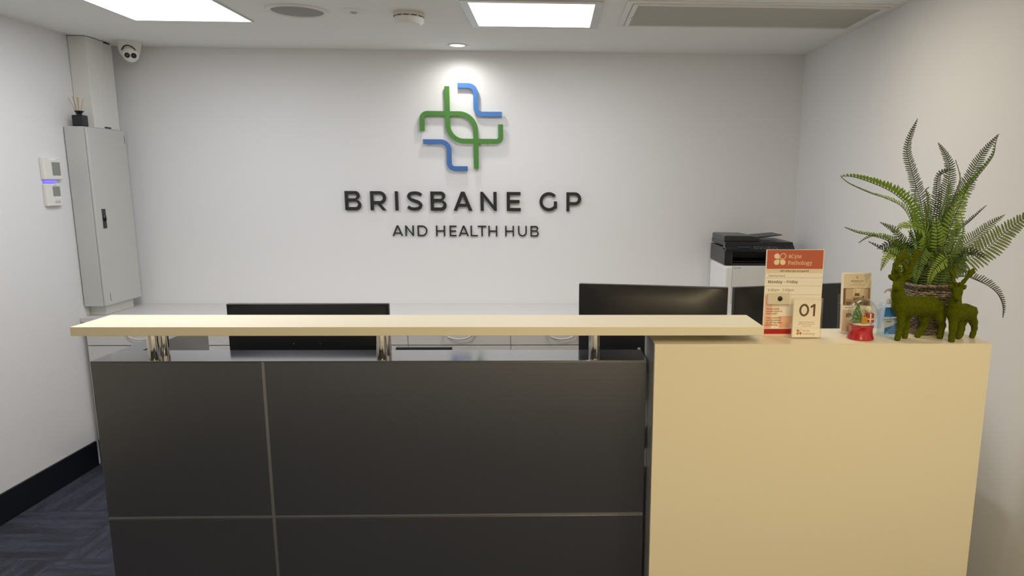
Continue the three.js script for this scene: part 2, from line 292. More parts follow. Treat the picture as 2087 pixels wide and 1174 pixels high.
  if (ch === 'S') return [ribbon([[0.95 * w, 0.80], [0.78 * w, 0.885], [0.5 * w, 1 - s / 2], [0.22 * w, 0.87], [0.11 * w, 0.735], [0.22 * w, 0.60], [0.5 * w, 0.51], [0.79 * w, 0.41], [0.9 * w, 0.27], [0.78 * w, 0.13], [0.5 * w, s / 2], [0.2 * w, 0.115], [0.04 * w, 0.2]], s, 90)];
}
function lettering(name, label, y, cap, stroke, letters, depth, off) {
  const t = thing(name, label, 'lettering', [0, y, off]), m = std(0x1f2022, 0.4);
  for (const [ch, x0, x1] of letters) {
    const shapes = glyph(ch, (x1 - x0) / cap, stroke / cap), geos = shapes.map((s, i) => { for (const c of [s, ...s.holes]) c.curves.length; return extrude(s, depth / cap, 0.0009 / cap, 16).translate(0, 0, i * 0.003); });
    const l = mesh('letter', geos, m, t, [x0, 0, 0]); l.scale.setScalar(cap);
    mesh('standoff_pin', cyl(0.004 / cap, 0.004 / cap, (off + 0.001) / cap, 8).rotateX(Math.PI / 2).translate(ch === 'T' ? (x1 - x0) / cap / 2 : stroke / cap / 2 + (ch === 'A' ? 0.03 : ch === 'S' || ch === 'G' ? 0.33 : 0), ch === 'A' ? 0.05 : ch === 'S' || ch === 'G' ? stroke / cap / 2 : 0.5, -(off - 0.001) / cap / 2), m, l);
  }
}
lettering('name_lettering', 'large raised dark capital letters BRISBANE GP below the emblem', 1.475, 0.1185, 0.0198, [['B', 1.387, 1.487], ['R', 1.544, 1.642], ['I', 1.697, 1.7195], ['S', 1.772, 1.865], ['B', 1.917, 2.016], ['A', 2.059, 2.177], ['N', 2.228, 2.329], ['E', 2.392, 2.479], ['G', 2.597, 2.707], ['P', 2.766, 2.859]], 0.009, 0.009);
lettering('tagline_lettering', 'small thin dark capital letters AND HEALTH HUB below the large letters', 1.3155, 0.067, 0.0086, [['A', 1.672, 1.738], ['N', 1.753, 1.806], ['D', 1.829, 1.891], ['H', 1.945, 2.002], ['E', 2.030, 2.074], ['A', 2.086, 2.151], ['L', 2.162, 2.208], ['T', 2.207, 2.261], ['H', 2.274, 2.330], ['H', 2.380, 2.435], ['U', 2.461, 2.516], ['B', 2.539, 2.592]], 0.006, 0.006);

// ------------------------------------------------------------------ credenza along the back wall
{
  mesh('credenza_worktop', box(0.003, 0.853, 0.002, W - 0.003, 0.881, 0.502, 0.002), mWhiteLam); tag(scene.getObjectByName('credenza_worktop'), 'long white worktop along the back wall under the lettering', 'worktop');
  const names = ['beside the left wall', 'second from the left wall', 'third from the left wall', 'fourth from the left wall', 'fifth from the left wall', 'sixth from the left wall', 'below the printer beside the right wall'];
  for (let k = 0; k < 7; k++) {
    const x0 = k ? 0.657 + (k - 1) * 0.593 : 0.024, x1 = k === 6 ? W - 0.015 : 0.657 + k * 0.593, cx = (x0 + x1) / 2, g = 0.0016;
    const t = thing('credenza_cabinet', 'white low drawer cabinet ' + names[k] + ' under the long worktop', 'cabinet', [0, 0, 0], 'white cabinets under the back worktop');
    mesh('carcass', box(x0, 0.149, 0.01, x1, 0.852, 0.482, 0.001), mWhiteLam, t); mesh('kickboard', box(x0 - (k ? 0 : 0.02), 0, 0.05, x1, 0.1485, 0.47, 0), mSkirt, t);
    for (const [y0, y1] of [[0.72, 0.850], [0.40, 0.718], [0.151, 0.398]]) {
      const d = mesh('drawer', box(x0 + g, y0 + g, 0.4825, x1 - g, y1 - g, 0.501, 0.001), mWhiteLam, t), yh = y0 + (y1 - y0) * 0.62;
      mesh('handle', tube([[cx - 0.085, yh, 0.499], [cx - 0.083, yh - 0.005, 0.517], [cx - 0.062, yh - 0.026, 0.528], [cx - 0.03, yh - 0.037, 0.531], [cx, yh - 0.040, 0.532], [cx + 0.03, yh - 0.037, 0.531], [cx + 0.062, yh - 0.026, 0.528], [cx + 0.083, yh - 0.005, 0.517], [cx + 0.085, yh, 0.499]], 0.005, 32, 8), std(0xc6c3bf, 0.35), d);
    }
  }
}

// ------------------------------------------------------------------ reception desk: dark part
{
  const t = thing('reception_desk', 'dark grey panelled reception desk front with metal inlay strips and a side return', 'desk', [0, 0, 0]), R = 2.9645;
  mesh('core', box(XDL + 0.004, 0, 2.408, R, HD - 0.004, 2.5265, 0), mDark, t);
  for (const [x0, x1] of [[XDL, 1.8155], [1.8265, R]]) for (const [y0, y1] of [[0.002, 0.6265], [0.6355, HD - 0.0035]]) mesh('front_panel', box(x0, y0, 2.5268, x1, y1, ZD, 0.0012), mDark, t);
  mesh('metal_inlay', box(1.8157, 0.002, 2.527, 1.8263, HD - 0.0035, 2.5428, 0.0006), mAlu, t);
  mesh('metal_inlay', [box(XDL, 0.6268, 2.527, 1.8155, 0.6352, 2.5426, 0.0006), box(1.8265, 0.6268, 2.527, R, 0.6352, 2.5426, 0.0006)], mAlu, t);
  mesh('desk_top', box(XDL, HD - 0.0034, 2.400, R, HD, ZD, 0.0006), mDarkTop, t);
  const r = thing('desk_return', 'thick dark grey side return panel behind the dark reception desk at its open end', 'desk panel', [0, 0, 0]);
  mesh('return_panel', box(XDL, 0, 1.96, 1.395, HD - 0.0034, 2.3995, 0.001), mGreyPanel, r);
  mesh('return_top', box(XDL, HD - 0.0033, 1.96, 1.395, HD, 2.3995, 0.0006), mDarkTop, r);
  const w = thing('staff_worktop', 'pale staff worktop carrying the monitors behind the reception desk', 'worktop', [0, 0, 0]);
  mesh('worktop_slab', box(1.397, 0.705, 1.66, 3.95, 0.73, 2.405, 0.002), std(0xd9d8d4, 0.4), w);
  for (const x of [1.45, 2.6, 3.85]) mesh('worktop_leg', box(x, 0, 1.7, x + 0.04, 0.7045, 2.36, 0.002), mGreyPanel, w);
}
{ // cream end block
  const t = thing('cream_desk_block', 'tall cream laminate desk block carrying the fern and the moss deer', 'desk', [0, 0, 0]);
  mesh('front_panel', box(XRL, 0, 2.632, XRR, HR - 0.0012, ZC, 0.001), mCream, t);
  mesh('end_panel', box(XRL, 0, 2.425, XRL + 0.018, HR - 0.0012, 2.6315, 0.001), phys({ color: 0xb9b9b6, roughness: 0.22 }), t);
  mesh('end_panel', box(XRR - 0.018, 0, 2.425, XRR, HR - 0.0012, 2.6315, 0.001), mCream, t);
  mesh('back_panel', box(XRL + 0.0185, 0, 2.425, XRR - 0.0185, HR - 0.0012, 2.443, 0.001), mCream, t);
  mesh('block_top', box(XRL, HR - 0.001, 2.423, XRR, HR, ZC, 0.0004), mCreamTop, t);
}
{ // raised transaction counter on posts
  const t = thing('transaction_counter', 'long cream raised counter shelf on pairs of chrome posts', 'counter', [0, 0, 0]);
  mesh('shelf', box(1.345, HC - 0.0255, 2.456, 3.286, HC, ZC, 0.0012), mCream, t);
  for (const x of [1.4975, 2.169, 2.8085]) for (const z of [2.466, 2.524]) mesh('post', lathe([[0, 0], [0.0155, 0], [0.0155, HC - 0.0255 - HD - 0.0002], [0, HC - 0.0255 - HD - 0.0002]], 40), mChrome, t, [x, HD + 0.0001, z]);
}

// ------------------------------------------------------------------ monitors behind the desk
function monitor(label, x, z, turn, w, top, h) {
  const t = thing('computer_monitor', label, 'monitor', [x, 0.73, z]); t.rotation.y = turn; top -= 0.73;
  const bg = new THREE.PlaneGeometry(w - 0.004, h - 0.004, 40, 28), bp = bg.attributes.position;
  for (let i = 0; i < bp.count; i++) { const u = Math.abs(bp.getX(i)) / (w / 2 - 0.002), v = Math.abs(bp.getY(i)) / (h / 2 - 0.002); bp.setZ(i, 0.030 * (1 - u ** 5) * (1 - v ** 2.6)); }
  bg.computeVertexNormals(); bg.translate(0, top - h / 2, -0.001);
  mesh('back_shell', [box(-w / 2, top - h, -0.022, w / 2, top, 0.0, 0.003, 3), bg], mScreenBlack, t);
  mesh('screen', box(-w / 2 + 0.008, top - h + 0.015, -0.0235, w / 2 - 0.008, top - 0.008, -0.0222, 0), mBlackGloss, t);
  for (const sx of [-0.047, 0.047]) mesh('screw', cyl(0.003, 0.003, 0.003, 12).rotateX(Math.PI / 2).translate(sx, top - 0.137, 0.0285), mChrome, t);
  mesh('stand_neck', box(-0.03, 0.01, 0.004, 0.03, top - h + 0.12, 0.026, 0.004), mBlack, t);
  mesh('stand_base', box(-0.12, 0, -0.1, 0.12, 0.012, 0.09, 0.005), mBlack, t);
  return t;
}
monitor('black monitor back low behind the raised counter, the one nearest the wall cabinet', 1.8155, 2.1, 0, 0.567, 1.2235, 0.335);
{
  const m = monitor('black monitor back in front of the printer with a round grey mark', 3.0305, 2.15, Math.atan2(-0.1, 0.511) * -1 * -1, 0.522, 1.2975, 0.32);
  mesh('round_mark', cyl(0.0055, 0.0055, 0.002, 20).rotateX(Math.PI / 2).translate(-0.04, 0.345, 0.0285), std(0xb9babb, 0.4), m);
}
monitor('black monitor back partly hidden behind the orange pathology sign', 3.62, 1.93, Math.atan2(0.13, 0.467), 0.54, 1.270, 0.33);
{
  const t = thing('document_holder', 'thin dark grey document holder edge just above the back of the desk top', 'document holder', [2.235, 0.73, 2.19]);
  mesh('back_plate', box(-0.097, 0.02, -0.012, 0.097, 0.3565, 0.004, 0.003), std(0x3c3f42, 0.4), t);
  mesh('foot', box(-0.097, 0, -0.08, 0.097, 0.02, 0.05, 0.004), mBlack, t);
}

// ------------------------------------------------------------------ printer
{
  const t = thing('printer', 'white and black multifunction printer on the worktop in the back corner', 'printer', [0, 0, 0]), x0 = 3.684, x1 = 4.09, zb = 0.05, zf = 0.45;
  const body = std(0xf0f0ee, 0.4), blk = std(0x17181b, 0.35), blk2 = std(0x232528, 0.3);
  mesh('body', box(x0, 0.8815, zb, x1, 1.183, zf, 0.018, 4), body, t);
  mesh('front_door', box(x0 + 0.048, 0.955, zf - 0.004, x1 - 0.01, 1.178, zf + 0.0025, 0.002), std(0xe2e2e0, 0.45), t);
  mesh('paper_drawer', box(x0 + 0.01, 0.888, zf - 0.004, x1 - 0.01, 0.952, zf + 0.003, 0.002), body, t);
  mesh('door_seam', box(x0 + 0.0455, 0.9, zf - 0.0005, x0 + 0.0475, 1.18, zf + 0.0006, 0), std(0x8b8c8a, 0.5), t);
  const up = mesh('output_bay', [box(x0 - 0.002, 1.183, zb, x0 + 0.048, 1.275, zf - 0.002, 0.008, 3), box(x1 - 0.05, 1.183, zb, x1, 1.275, zf - 0.06, 0.008, 3), box(x0 + 0.03, 1.183, zb, x1 - 0.03, 1.275, zb + 0.16, 0.002), box(x0 + 0.02, 1.183, zb + 0.1, x1 - 0.02, 1.196, zf - 0.004, 0.002), box(x0, 1.258, zb, x1, 1.285, zf - 0.012, 0.004)], blk, t);
  mesh('output_tray_shelf', box(x0 + 0.05, 1.2, zb + 0.18, x1 - 0.06, 1.206, zf - 0.02, 0.002), mBlack, t);
  const pan = mesh('control_panel', extrude(poly([[zf - 0.06, 1.272], [zf + 0.012, 1.268], [zf + 0.014, 1.276], [zf - 0.02, 1.302], [zf - 0.06, 1.302]]), x1 - x0, 0.001).rotateY(-Math.PI / 2).translate(x1, 0, 0), blk2, t);
  for (let i = 0; i < 12; i++) for (let j = 0; j < 2; j++) if (i < 4 || j < 2) mesh('key', new RoundedBoxGeometry(0.007, 0.003, 0.005, 1, 0.001).rotateX(0.65).translate(x0 + 0.17 + i * 0.012, 1.283 + j * 0.008, zf + 0.0075 - j * 0.0105), std([0x5b6068, 0x777c84, 0xc2a05a][i === 7 && j ? 2 : (i + j) % 2], 0.5), pan);
  mesh('display', new THREE.BoxGeometry(0.07, 0.002, 0.014).rotateX(0.65).translate(x0 + 0.11, 1.2885, zf + 0.0018), std(0x30353d, 0.15), pan);
  mesh('scanner_lid', box(x0 + 0.002, 1.292, zb + 0.01, x1 - 0.004, 1.318, zf - 0.014, 0.005, 3), blk, t);
  const feed = mesh('document_feeder', extrude(poly([[0, 1.318], [0.21, 1.318], [0.212, 1.335], [0.20, 1.344], [0.16, 1.350], [0.006, 1.352], [0, 1.345]]), 0.33, 0.003).translate(x0 + 0.004, 0, zb + 0.015), blk2, t);
  mesh('feeder_tray', extrude(poly([[0.20, 1.333], [0.215, 1.332], [0.365, 1.352], [0.363, 1.356], [0.20, 1.341]]), 0.22, 0.001).translate(x0, 0, zb + 0.07), std(0x2c2e31, 0.4), t);
  const kt = canvasTexture(256, 48, (c, w, h) => {
    c.fillStyle = '#e2e2e0'; c.fillRect(0, 0, w, h); c.strokeStyle = '#4a4b4d'; c.lineWidth = 5; c.beginPath(); c.moveTo(14, 8); c.lineTo(14, 40); c.moveTo(34, 8); c.lineTo(16, 24); c.lineTo(34, 40); c.moveTo(6, 24); c.lineTo(22, 24); c.stroke();
    c.fillStyle = '#55565a'; c.font = 'bold 33px sans-serif'; c.fillText('KYOCERA', 46, 36);
  });
  mesh('maker_mark', new THREE.PlaneGeometry(0.058, 0.011).translate(x0 + 0.082, 1.168, zf + 0.0028), std(0xffffff, 0.45, 0, { map: kt }), t);
}

// ------------------------------------------------------------------ pathology sign and number tickets
const FLOWER = (c, x, y, r, gap, fill, hollow) => {      // four round petals, the upper right one hollow
  for (const [i, j] of [[0, 0], [1, 0], [0, 1], [1, 1]]) {
    const px = x + i * (2 * r + gap), py = y + j * (2 * r + gap), cx = px + r, cy = py + r; c.beginPath();
    const rr = [r, r, r, r]; rr[j ? (i ? 0 : 1) : (i ? 3 : 2)] = r * 0.18; c.roundRect(px, py, 2 * r, 2 * r, rr);
    if (i && !j) { c.lineWidth = r * 0.22; c.strokeStyle = fill; c.stroke(); } else { c.fillStyle = fill; c.fill(); }
  }
};
{
  const x0 = 3.311, w = 0.173, h = 0.262, t = thing('sign_holder', 'upright orange and cream pathology opening hours sign on the cream block', 'sign', [x0 + w / 2, HR, 2.549]);
  const face = canvasTexture(688, 1048, (c, W_, H_) => {
    c.fillStyle = '#f7f2e8'; c.fillRect(0, 0, W_, H_); c.fillStyle = '#c05f42'; c.fillRect(8, 0, W_ - 16, 226);
    FLOWER(c, 92, 42, 32, 10, '#f3e3c0'); c.fillStyle = '#f6e6c6'; c.font = '62px serif'; c.fillText('4Cyte', 258, 98); c.font = '62px serif'; c.fillText('Pathology', 258, 176);
    c.fillStyle = '#e6dac2'; c.fillRect(8, 226, W_ - 16, 52); c.fillStyle = '#4b3a26'; c.font = 'bold 33px sans-serif'; c.textAlign = 'center'; c.fillText('All referrals accepted', 344, 263); c.textAlign = 'left';
    c.font = '30px sans-serif'; c.fillText('Opening Hours', 34, 320); c.font = 'bold 46px sans-serif'; c.fillText('Monday – Friday', 30, 400); c.font = '42px sans-serif'; c.fillText('9.00am - 3.00pm', 34, 498);
    c.fillStyle = '#ab9668'; for (const y of [334, 432, 536]) c.fillRect(8, y, W_ - 16, 3);
    c.fillStyle = '#f0c0ac'; c.fillRect(8, 545, 90, 260); c.fillRect(110, 800, 190, 140); c.fillStyle = '#f0c3a6'; c.fillRect(8, 800, 660, 90); c.fillStyle = '#ecae94'; c.fillRect(8, 890, 90, 60); c.fillRect(200, 880, 120, 70); c.fillStyle = '#f5e4ca'; c.fillRect(98, 560, 90, 380);
    c.fillStyle = '#6e4632'; c.font = 'bold 27px sans-serif'; ['Please press', 'button once to', 'alert staff'].forEach((s, i) => c.fillText(s, 30, 722 + i * 29));
    ['Take a number', 'and be seated', 'we will be with', 'you shortly'].forEach((s, i) => c.fillText(s, 30, 832 + i * 29));
    c.fillStyle = '#a81410'; c.fillRect(8, 958, W_ - 16, 64); c.fillStyle = '#efd0b4'; c.fillRect(8, 1022, W_ - 16, 26);
  });
  mesh('backing_board', box(-w / 2, 0.001, -0.004, w / 2, h, 0, 0.0008), std(0xf0e6d2, 0.4), t);
  mesh('printed_face', new THREE.PlaneGeometry(w - 0.001, h - 0.003).translate(0, h / 2 + 0.0005, 0.0003), std(0xffffff, 0.4, 0, { map: face }), t);
  mesh('foot', box(-w / 2, 0, -0.06, w / 2, 0.003, -0.004, 0.001), mAcrylic, t);
  const b = mesh('call_button_box', box(-0.077, 0.100, 0.0004, -0.0125, 0.134, 0.012, 0.002), std(0xddd5c0, 0.45), t);
  mesh('button', lathe([[0, 0.004], [0.006, 0.0035], [0.0075, 0]], 24).rotateX(Math.PI / 2).translate(-0.042, 0.1175, 0.012), std(0x17110f, 0.35), b);
  const u = thing('ticket_holder', 'small cream number ticket holder reading 01 leaning before the orange sign', 'ticket', [3.4335, HR, 2.577]);
  const tf = canvasTexture(512, 696, (c, W_, H_) => {
    c.fillStyle = '#f3ebdb'; c.fillRect(0, 0, W_, H_); c.fillStyle = '#654e2f'; c.lineWidth = 38; c.strokeStyle = '#654e2f'; c.lineCap = 'round'; c.lineJoin = 'round';
    c.beginPath(); c.ellipse(196, 190, 74, 98, 0, 0, 7); c.stroke(); c.beginPath(); c.moveTo(330, 128); c.lineTo(386, 92); c.lineTo(386, 290); c.stroke();
    c.textAlign = 'center'; c.font = '29px sans-serif'; c.fillStyle = '#7a6240'; ['Please be seated and a', 'staff member will attend', 'to you shortly'].forEach((s, i) => c.fillText(s, 256, 424 + i * 36));
    c.fillStyle = '#b59f74'; c.fillRect(20, 520, W_ - 40, 3); FLOWER(c, 74, 548, 24, 8, '#b58063'); c.textAlign = 'left'; c.fillStyle = '#8b6f4d'; c.font = '50px serif'; c.fillText('4Cyte', 196, 592); c.fillText('Pathology', 196, 648);
  });
  mesh('ticket_stack', box(-0.0415, 0.003, -0.009, 0.0415, 0.117, 0.0, 0.002), std(0xf3ebdb, 0.5), u);
  mesh('ticket_face', new THREE.PlaneGeometry(0.081, 0.112).translate(0, 0.0605, 0.0003), std(0xffffff, 0.45, 0, { map: tf }), u);
  mesh('clear_case', [box(-0.0455, 0, -0.013, -0.042, 0.121, 0.003, 0.001), box(0.042, 0, -0.013, 0.0455, 0.121, 0.003, 0.001), box(-0.0455, 0, -0.013, 0.0455, 0.003, 0.006, 0.001), box(-0.0455, 0.0005, -0.013, 0.0455, 0.121, -0.0105, 0.001)], mAcrylic, u);
}

// ------------------------------------------------------------------ brochures in a clear stand
{
  const t = thing('brochure_stand', 'clear stand holding clinic brochures behind the snow globe', 'brochure holder', [3.6155, HR, 2.5]); t.rotation.x = -0.1;
  const bt = canvasTexture(400, 760, (c, W_, H_) => {
    c.fillStyle = '#f6f0e6'; c.fillRect(0, 0, W_, H_); c.fillStyle = '#dfd3ba'; c.fillRect(14, 16, W_ - 28, 176); c.strokeStyle = '#7b6a4c'; c.lineWidth = 3;
    c.beginPath(); c.moveTo(194, 40); c.lineTo(194, 76); c.moveTo(206, 44); c.lineTo(206, 82); c.moveTo(180, 54); c.lineTo(212, 54); c.moveTo(190, 68); c.lineTo(220, 68); c.stroke();
    c.textAlign = 'center'; c.fillStyle = '#564529'; c.font = 'bold 25px serif'; c.fillText('BRISBANE GP', 200, 116); c.font = '13px sans-serif'; c.fillText('AND HEALTH HUB', 200, 136); c.fillStyle = '#9a8660'; c.fillRect(90, 154, 220, 4);
    c.fillStyle = '#a58a6e'; c.fillRect(14, 194, W_ - 28, 226); c.fillStyle = '#c6b196'; c.fillRect(50, 206, 310, 130); c.fillStyle = '#d8c8ae'; c.fillRect(150, 200, 150, 90); c.fillStyle = '#e6d6bc'; c.beginPath(); c.moveTo(175, 200); c.lineTo(265, 200); c.lineTo(235, 250); c.lineTo(205, 250); c.fill();
    c.fillStyle = '#6d5540'; c.fillRect(172, 262, 66, 36); c.fillRect(14, 200, 30, 210); c.fillStyle = '#7b5f4a'; c.fillRect(158, 330, 130, 80); c.fillStyle = '#947a5e'; c.fillRect(146, 316, 150, 16); c.fillStyle = '#5a463a'; for (const x of [60, 84, 110, 300, 330]) c.fillRect(x, 372, 20, 44); c.fillRect(282, 296, 18, 26);
    c.fillStyle = '#4f4030'; c.font = 'bold 21px sans-serif'; c.textAlign = 'left'; c.fillText('LEARN MORE', 34, 452); c.fillStyle = '#dcc7b2'; c.fillRect(14, 474, W_ - 28, 270); c.fillStyle = '#8a7460'; c.fillRect(60, 520, 80, 50); c.fillStyle = '#b8a48e'; for (let i = 0; i < 5; i++) c.fillRect(60, 640 + i * 18, 180 - i * 16, 5);
  });
  const names = mesh('brochure_stack', box(-0.045, 0.004, -0.012, 0.045, 0.187, 0, 0.0006), std(0xf1e9da, 0.6), t);
  mesh('cover', new THREE.PlaneGeometry(0.09, 0.183).translate(0, 0.0955, 0.0004), std(0xffffff, 0.4, 0, { map: bt }), names);
  mesh('clear_pocket', [box(-0.05, 0, 0.002, 0.05, 0.092, 0.0045, 0.001), box(-0.05, 0, -0.02, 0.05, 0.0035, 0.0045, 0.001), box(-0.05, 0, -0.02, -0.0475, 0.092, 0.0045, 0.001), box(0.0475, 0, -0.02, 0.05, 0.092, 0.0045, 0.001), box(-0.05, 0, -0.0225, 0.05, 0.12, -0.02, 0.001)], mAcrylic, t);
}

// ------------------------------------------------------------------ snow globe
{
  const t = thing('snow_globe', 'small glass snow globe on a shiny red waisted base', 'snow globe', [3.5985, HR, 2.578]);
  mesh('base', lathe([[0, 0], [0.037, 0], [0.0385, 0.002], [0.0375, 0.006], [0.0345, 0.014], [0.033, 0.024], [0.0335, 0.033], [0.0355, 0.039], [0.0362, 0.042], [0.034, 0.0435], [0, 0.0435]], 64), phys({ color: 0xb2101c, roughness: 0.28, clearcoat: 0.7, clearcoatRoughness: 0.15 }), t);
  mesh('glass_dome', new THREE.SphereGeometry(0.0425, 56, 40, 0, Math.PI * 2, 0, Math.PI * 0.8).translate(0.002, 0.0785, 0), phys({ color: 0xf6f8f2, roughness: 0.01, transmission: 1, thickness: 0, ior: 1.5, clearcoat: 1 }), t);
  mesh('snow_mound', lathe([[0.0, 0.054], [0.012, 0.053], [0.022, 0.049], [0.0295, 0.0445]], 32), std(0xe9e3d4, 0.9), t);
  const tree = []; for (let k = 0; k < 5; k++) { const r = 0.0215 - k * 0.0038; tree.push(cyl(r, r * 0.35, 0.0155, 18).translate(-0.012, 0.060 + k * 0.0105, -0.006)); }
  const tr = mesh('tree', tree, std(0x56804c, 0.8), t);
  const flakes = []; for (let k = 0; k < 90; k++) { const v = rnd(), a = rnd() * 6.28, r = 0.0210 * (1 - v) + 0.002; flakes.push(new THREE.IcosahedronGeometry(0.0013, 0).translate(-0.012 + r * Math.cos(a), 0.055 + v * 0.052, -0.006 + r * Math.sin(a))); }
  mesh('snow_dots', flakes, std(0xeae9dd, 0.8), tr).userData.kind = 'stuff';
  const gold = std(0xcf9a2a, 0.45), red = std(0xb01f24, 0.5), cream = std(0xecdcc2, 0.6);
  const gb = mesh('gold_parcel', box(-0.009, 0.050, 0.010, 0.007, 0.069, 0.024, 0.002), gold, t); mesh('bow', new THREE.TorusGeometry(0.0042, 0.0014, 8, 14).translate(-0.001, 0.072, 0.017), gold, gb);
  const rp = mesh('red_parcel', box(0.009, 0.050, -0.006, 0.0315, 0.078, 0.013, 0.002), red, t);
  mesh('ribbon', [box(0.0086, 0.059, -0.0064, 0.0319, 0.0635, 0.0134, 0.0005), box(0.018, 0.0498, -0.0066, 0.0225, 0.0784, 0.0136, 0.0005)], cream, rp);
  mesh('cream_bauble', new THREE.SphereGeometry(0.0105, 24, 16).translate(0.0175, 0.088, 0.004), cream, rp);
}

// ------------------------------------------------------------------ hand sanitiser
{
  const t = thing('hand_sanitiser', 'clear pump bottle of hand sanitiser with blue labels behind the moss deer', 'bottle', [3.7005, HR, 2.540]);
  const sh = new THREE.Shape(), a = 0.034, h = 0.1, r = 0.012; sh.moveTo(-a + 0.004, 0); sh.lineTo(a - 0.004, 0); sh.quadraticCurveTo(a, 0, a, 0.004); sh.lineTo(a, h - r); sh.quadraticCurveTo(a, h, a - r, h); sh.lineTo(-a + r, h); sh.quadraticCurveTo(-a, h, -a, h - r); sh.lineTo(-a, 0.004); sh.quadraticCurveTo(-a, 0, -a + 0.004, 0);
  mesh('bottle', extrude(sh, 0.034, 0.006).translate(0, 0.0005, -0.017), phys({ color: 0xf6fafd, roughness: 0.03, transmission: 1, thickness: 0, ior: 1.4 }), t);
  mesh('gel', extrude(sh, 0.028, 0.005).scale(0.92, 0.82, 1).translate(0, 0.004, -0.014), phys({ color: 0xeef6fb, roughness: 0.03, transmission: 1, thickness: 0, ior: 1.36 }), t);
  mesh('upper_label', extrude(poly([[-0.026, 0.062], [0.027, 0.062], [0.027, 0.091], [-0.024, 0.091]]), 0.0006, 0.0002).translate(0, 0, 0.0172), std(0x3f8ad6, 0.4), t);
  mesh('middle_label', extrude(poly([[-0.031, 0.018], [0.031, 0.018], [0.031, 0.059], [-0.031, 0.059]]), 0.0004, 0.0001).translate(0, 0, 0.0171), std(0xc4d9ec, 0.4), t);
  const lt = canvasTexture(256, 200, (c, W_, H_) => { c.fillStyle = '#2b79cc'; c.fillRect(0, 0, W_, H_); c.fillStyle = '#cfe2f4'; [[110, 60, 110], [90, 92, 140], [60, 124, 170], [30, 160, 120], [20, 184, 40]].forEach(([x, y, w]) => { for (let i = 0; i < w; i += 16) c.fillRect(x + i, y, 11, 10); }); });
  const lg = extrude(poly([[-0.022, 0.010], [0.030, 0.010], [0.030, 0.046], [0.012, 0.041], [-0.004, 0.033], [-0.022, 0.028]]), 0.0006, 0.0002).translate(0, 0, 0.0176); const lu = lg.attributes.uv; for (let i = 0; i < lu.count; i++) lu.setXY(i, (lu.getX(i) + 0.022) / 0.052, (lu.getY(i) - 0.01) / 0.036);
  mesh('lower_label', lg, std(0xffffff, 0.4, 0, { map: lt }), t);
  mesh('print', [box(-0.018, 0.046, 0.0172, -0.002, 0.0485, 0.0178, 0.0003), box(-0.026, 0.0525, 0.0172, 0.022, 0.0538, 0.0178, 0.0003)], std(0x4b5d78, 0.5), t);
  const w = phys({ color: 0xe6e6de, roughness: 0.35, transmission: 0.2, thickness: 0 });
  mesh('collar', lathe([[0.0, 0.100], [0.013, 0.100], [0.0135, 0.102], [0.0135, 0.114], [0.011, 0.118], [0.0, 0.118]], 32), w, t);
  const p = mesh('pump', lathe([[0.004, 0.117], [0.0042, 0.136], [0.0095, 0.137], [0.0105, 0.142], [0.009, 0.149], [0, 0.150]], 24), w, t);
  mesh('spout', tube([[0.0, 0.144, 0], [-0.012, 0.1435, 0.004], [-0.024, 0.139, 0.006], [-0.027, 0.134, 0.007]], 0.0036, 14, 10), w, p);
  mesh('dip_tube', cyl(0.002, 0.002, 0.09, 8).translate(0.002, 0.055, 0), w, t);
}

// ------------------------------------------------------------------ moss deer: one continuous surface meshed from tapered capsules
function fieldMesh(lo, hi, cell, fn) {
  const c = [0, 1, 2].map((k) => (lo[k] + hi[k]) / 2), half = Math.max(hi[0] - lo[0], hi[1] - lo[1], hi[2] - lo[2]) / 2, n = Math.ceil(2 * half / cell) + 4;
  const mc = new MarchingCubes(n, std(0xffffff), false, false, 900000); mc.isolation = 0;
  for (let k = 0; k < n; k++) for (let j = 0; j < n; j++) for (let i = 0; i < n; i++) {
    const x = c[0] + (i - n / 2) / (n / 2) * half, y = c[1] + (j - n / 2) / (n / 2) * half, z = c[2] + (k - n / 2) / (n / 2) * half;
    mc.field[i + j * n + k * n * n] = (x < lo[0] || x > hi[0] || y < lo[1] || y > hi[1] || z < lo[2] || z > hi[2]) ? -1 : -fn(x, y, z);
  }
  mc.update();
  const g = new THREE.BufferGeometry(); g.setAttribute('position', new THREE.BufferAttribute(mc.positionArray.slice(0, mc.count * 3), 3));
  g.scale(half, half, half).translate(c[0], c[1], c[2]); const m = mergeVertices(g, 1e-6); m.computeVertexNormals();
  m.setAttribute('uv', new THREE.BufferAttribute(new Float32Array(m.attributes.position.count * 2).map((_, i) => { const v = i >> 1; return i & 1 ? m.attributes.position.getY(v) * 12 : (m.attributes.position.getX(v) + m.attributes.position.getZ(v)) * 12; }), 2));
  return m;
}
const chains = (parts, names, k) => {
  const segs = []; for (const key of names) { const p = parts[key]; for (let i = 0; i + 1 < p.length; i++) segs.push([p[i], p[i + 1]]); if (p.length === 1) segs.push([p[0], p[0]]); }
  return segs.map(([a, b]) => { const d = [b[0] - a[0], b[1] - a[1], b[2] - a[2]], l = d[0] ** 2 + d[1] ** 2 + d[2] ** 2 || 1e-9; return { a, d, l, ra: a[3], rb: b[3], k }; });
};
function capsuleField(list) {
  return (x, y, z) => {
    let v = 1e3;
    for (const s of list) {
      const px = x - s.a[0], py = y - s.a[1], pz = z - s.a[2], h = Math.max(0, Math.min(1, (px * s.d[0] + py * s.d[1] + pz * s.d[2]) / s.l));
      const q = Math.hypot(px - h * s.d[0], py - h * s.d[1], pz - h * s.d[2]) - (s.ra + (s.rb - s.ra) * h), k = s.k, m = Math.max(k - Math.abs(v - q), 0) / k;
      v = Math.min(v, q) - m * m * k * 0.25;
    }
    return v + 0.0007 * (noise2(x * 800 + 40, y * 800) * 0.5 + noise2(z * 800, x * 500 + y * 800) * 0.5 - 0.5);
  };
}
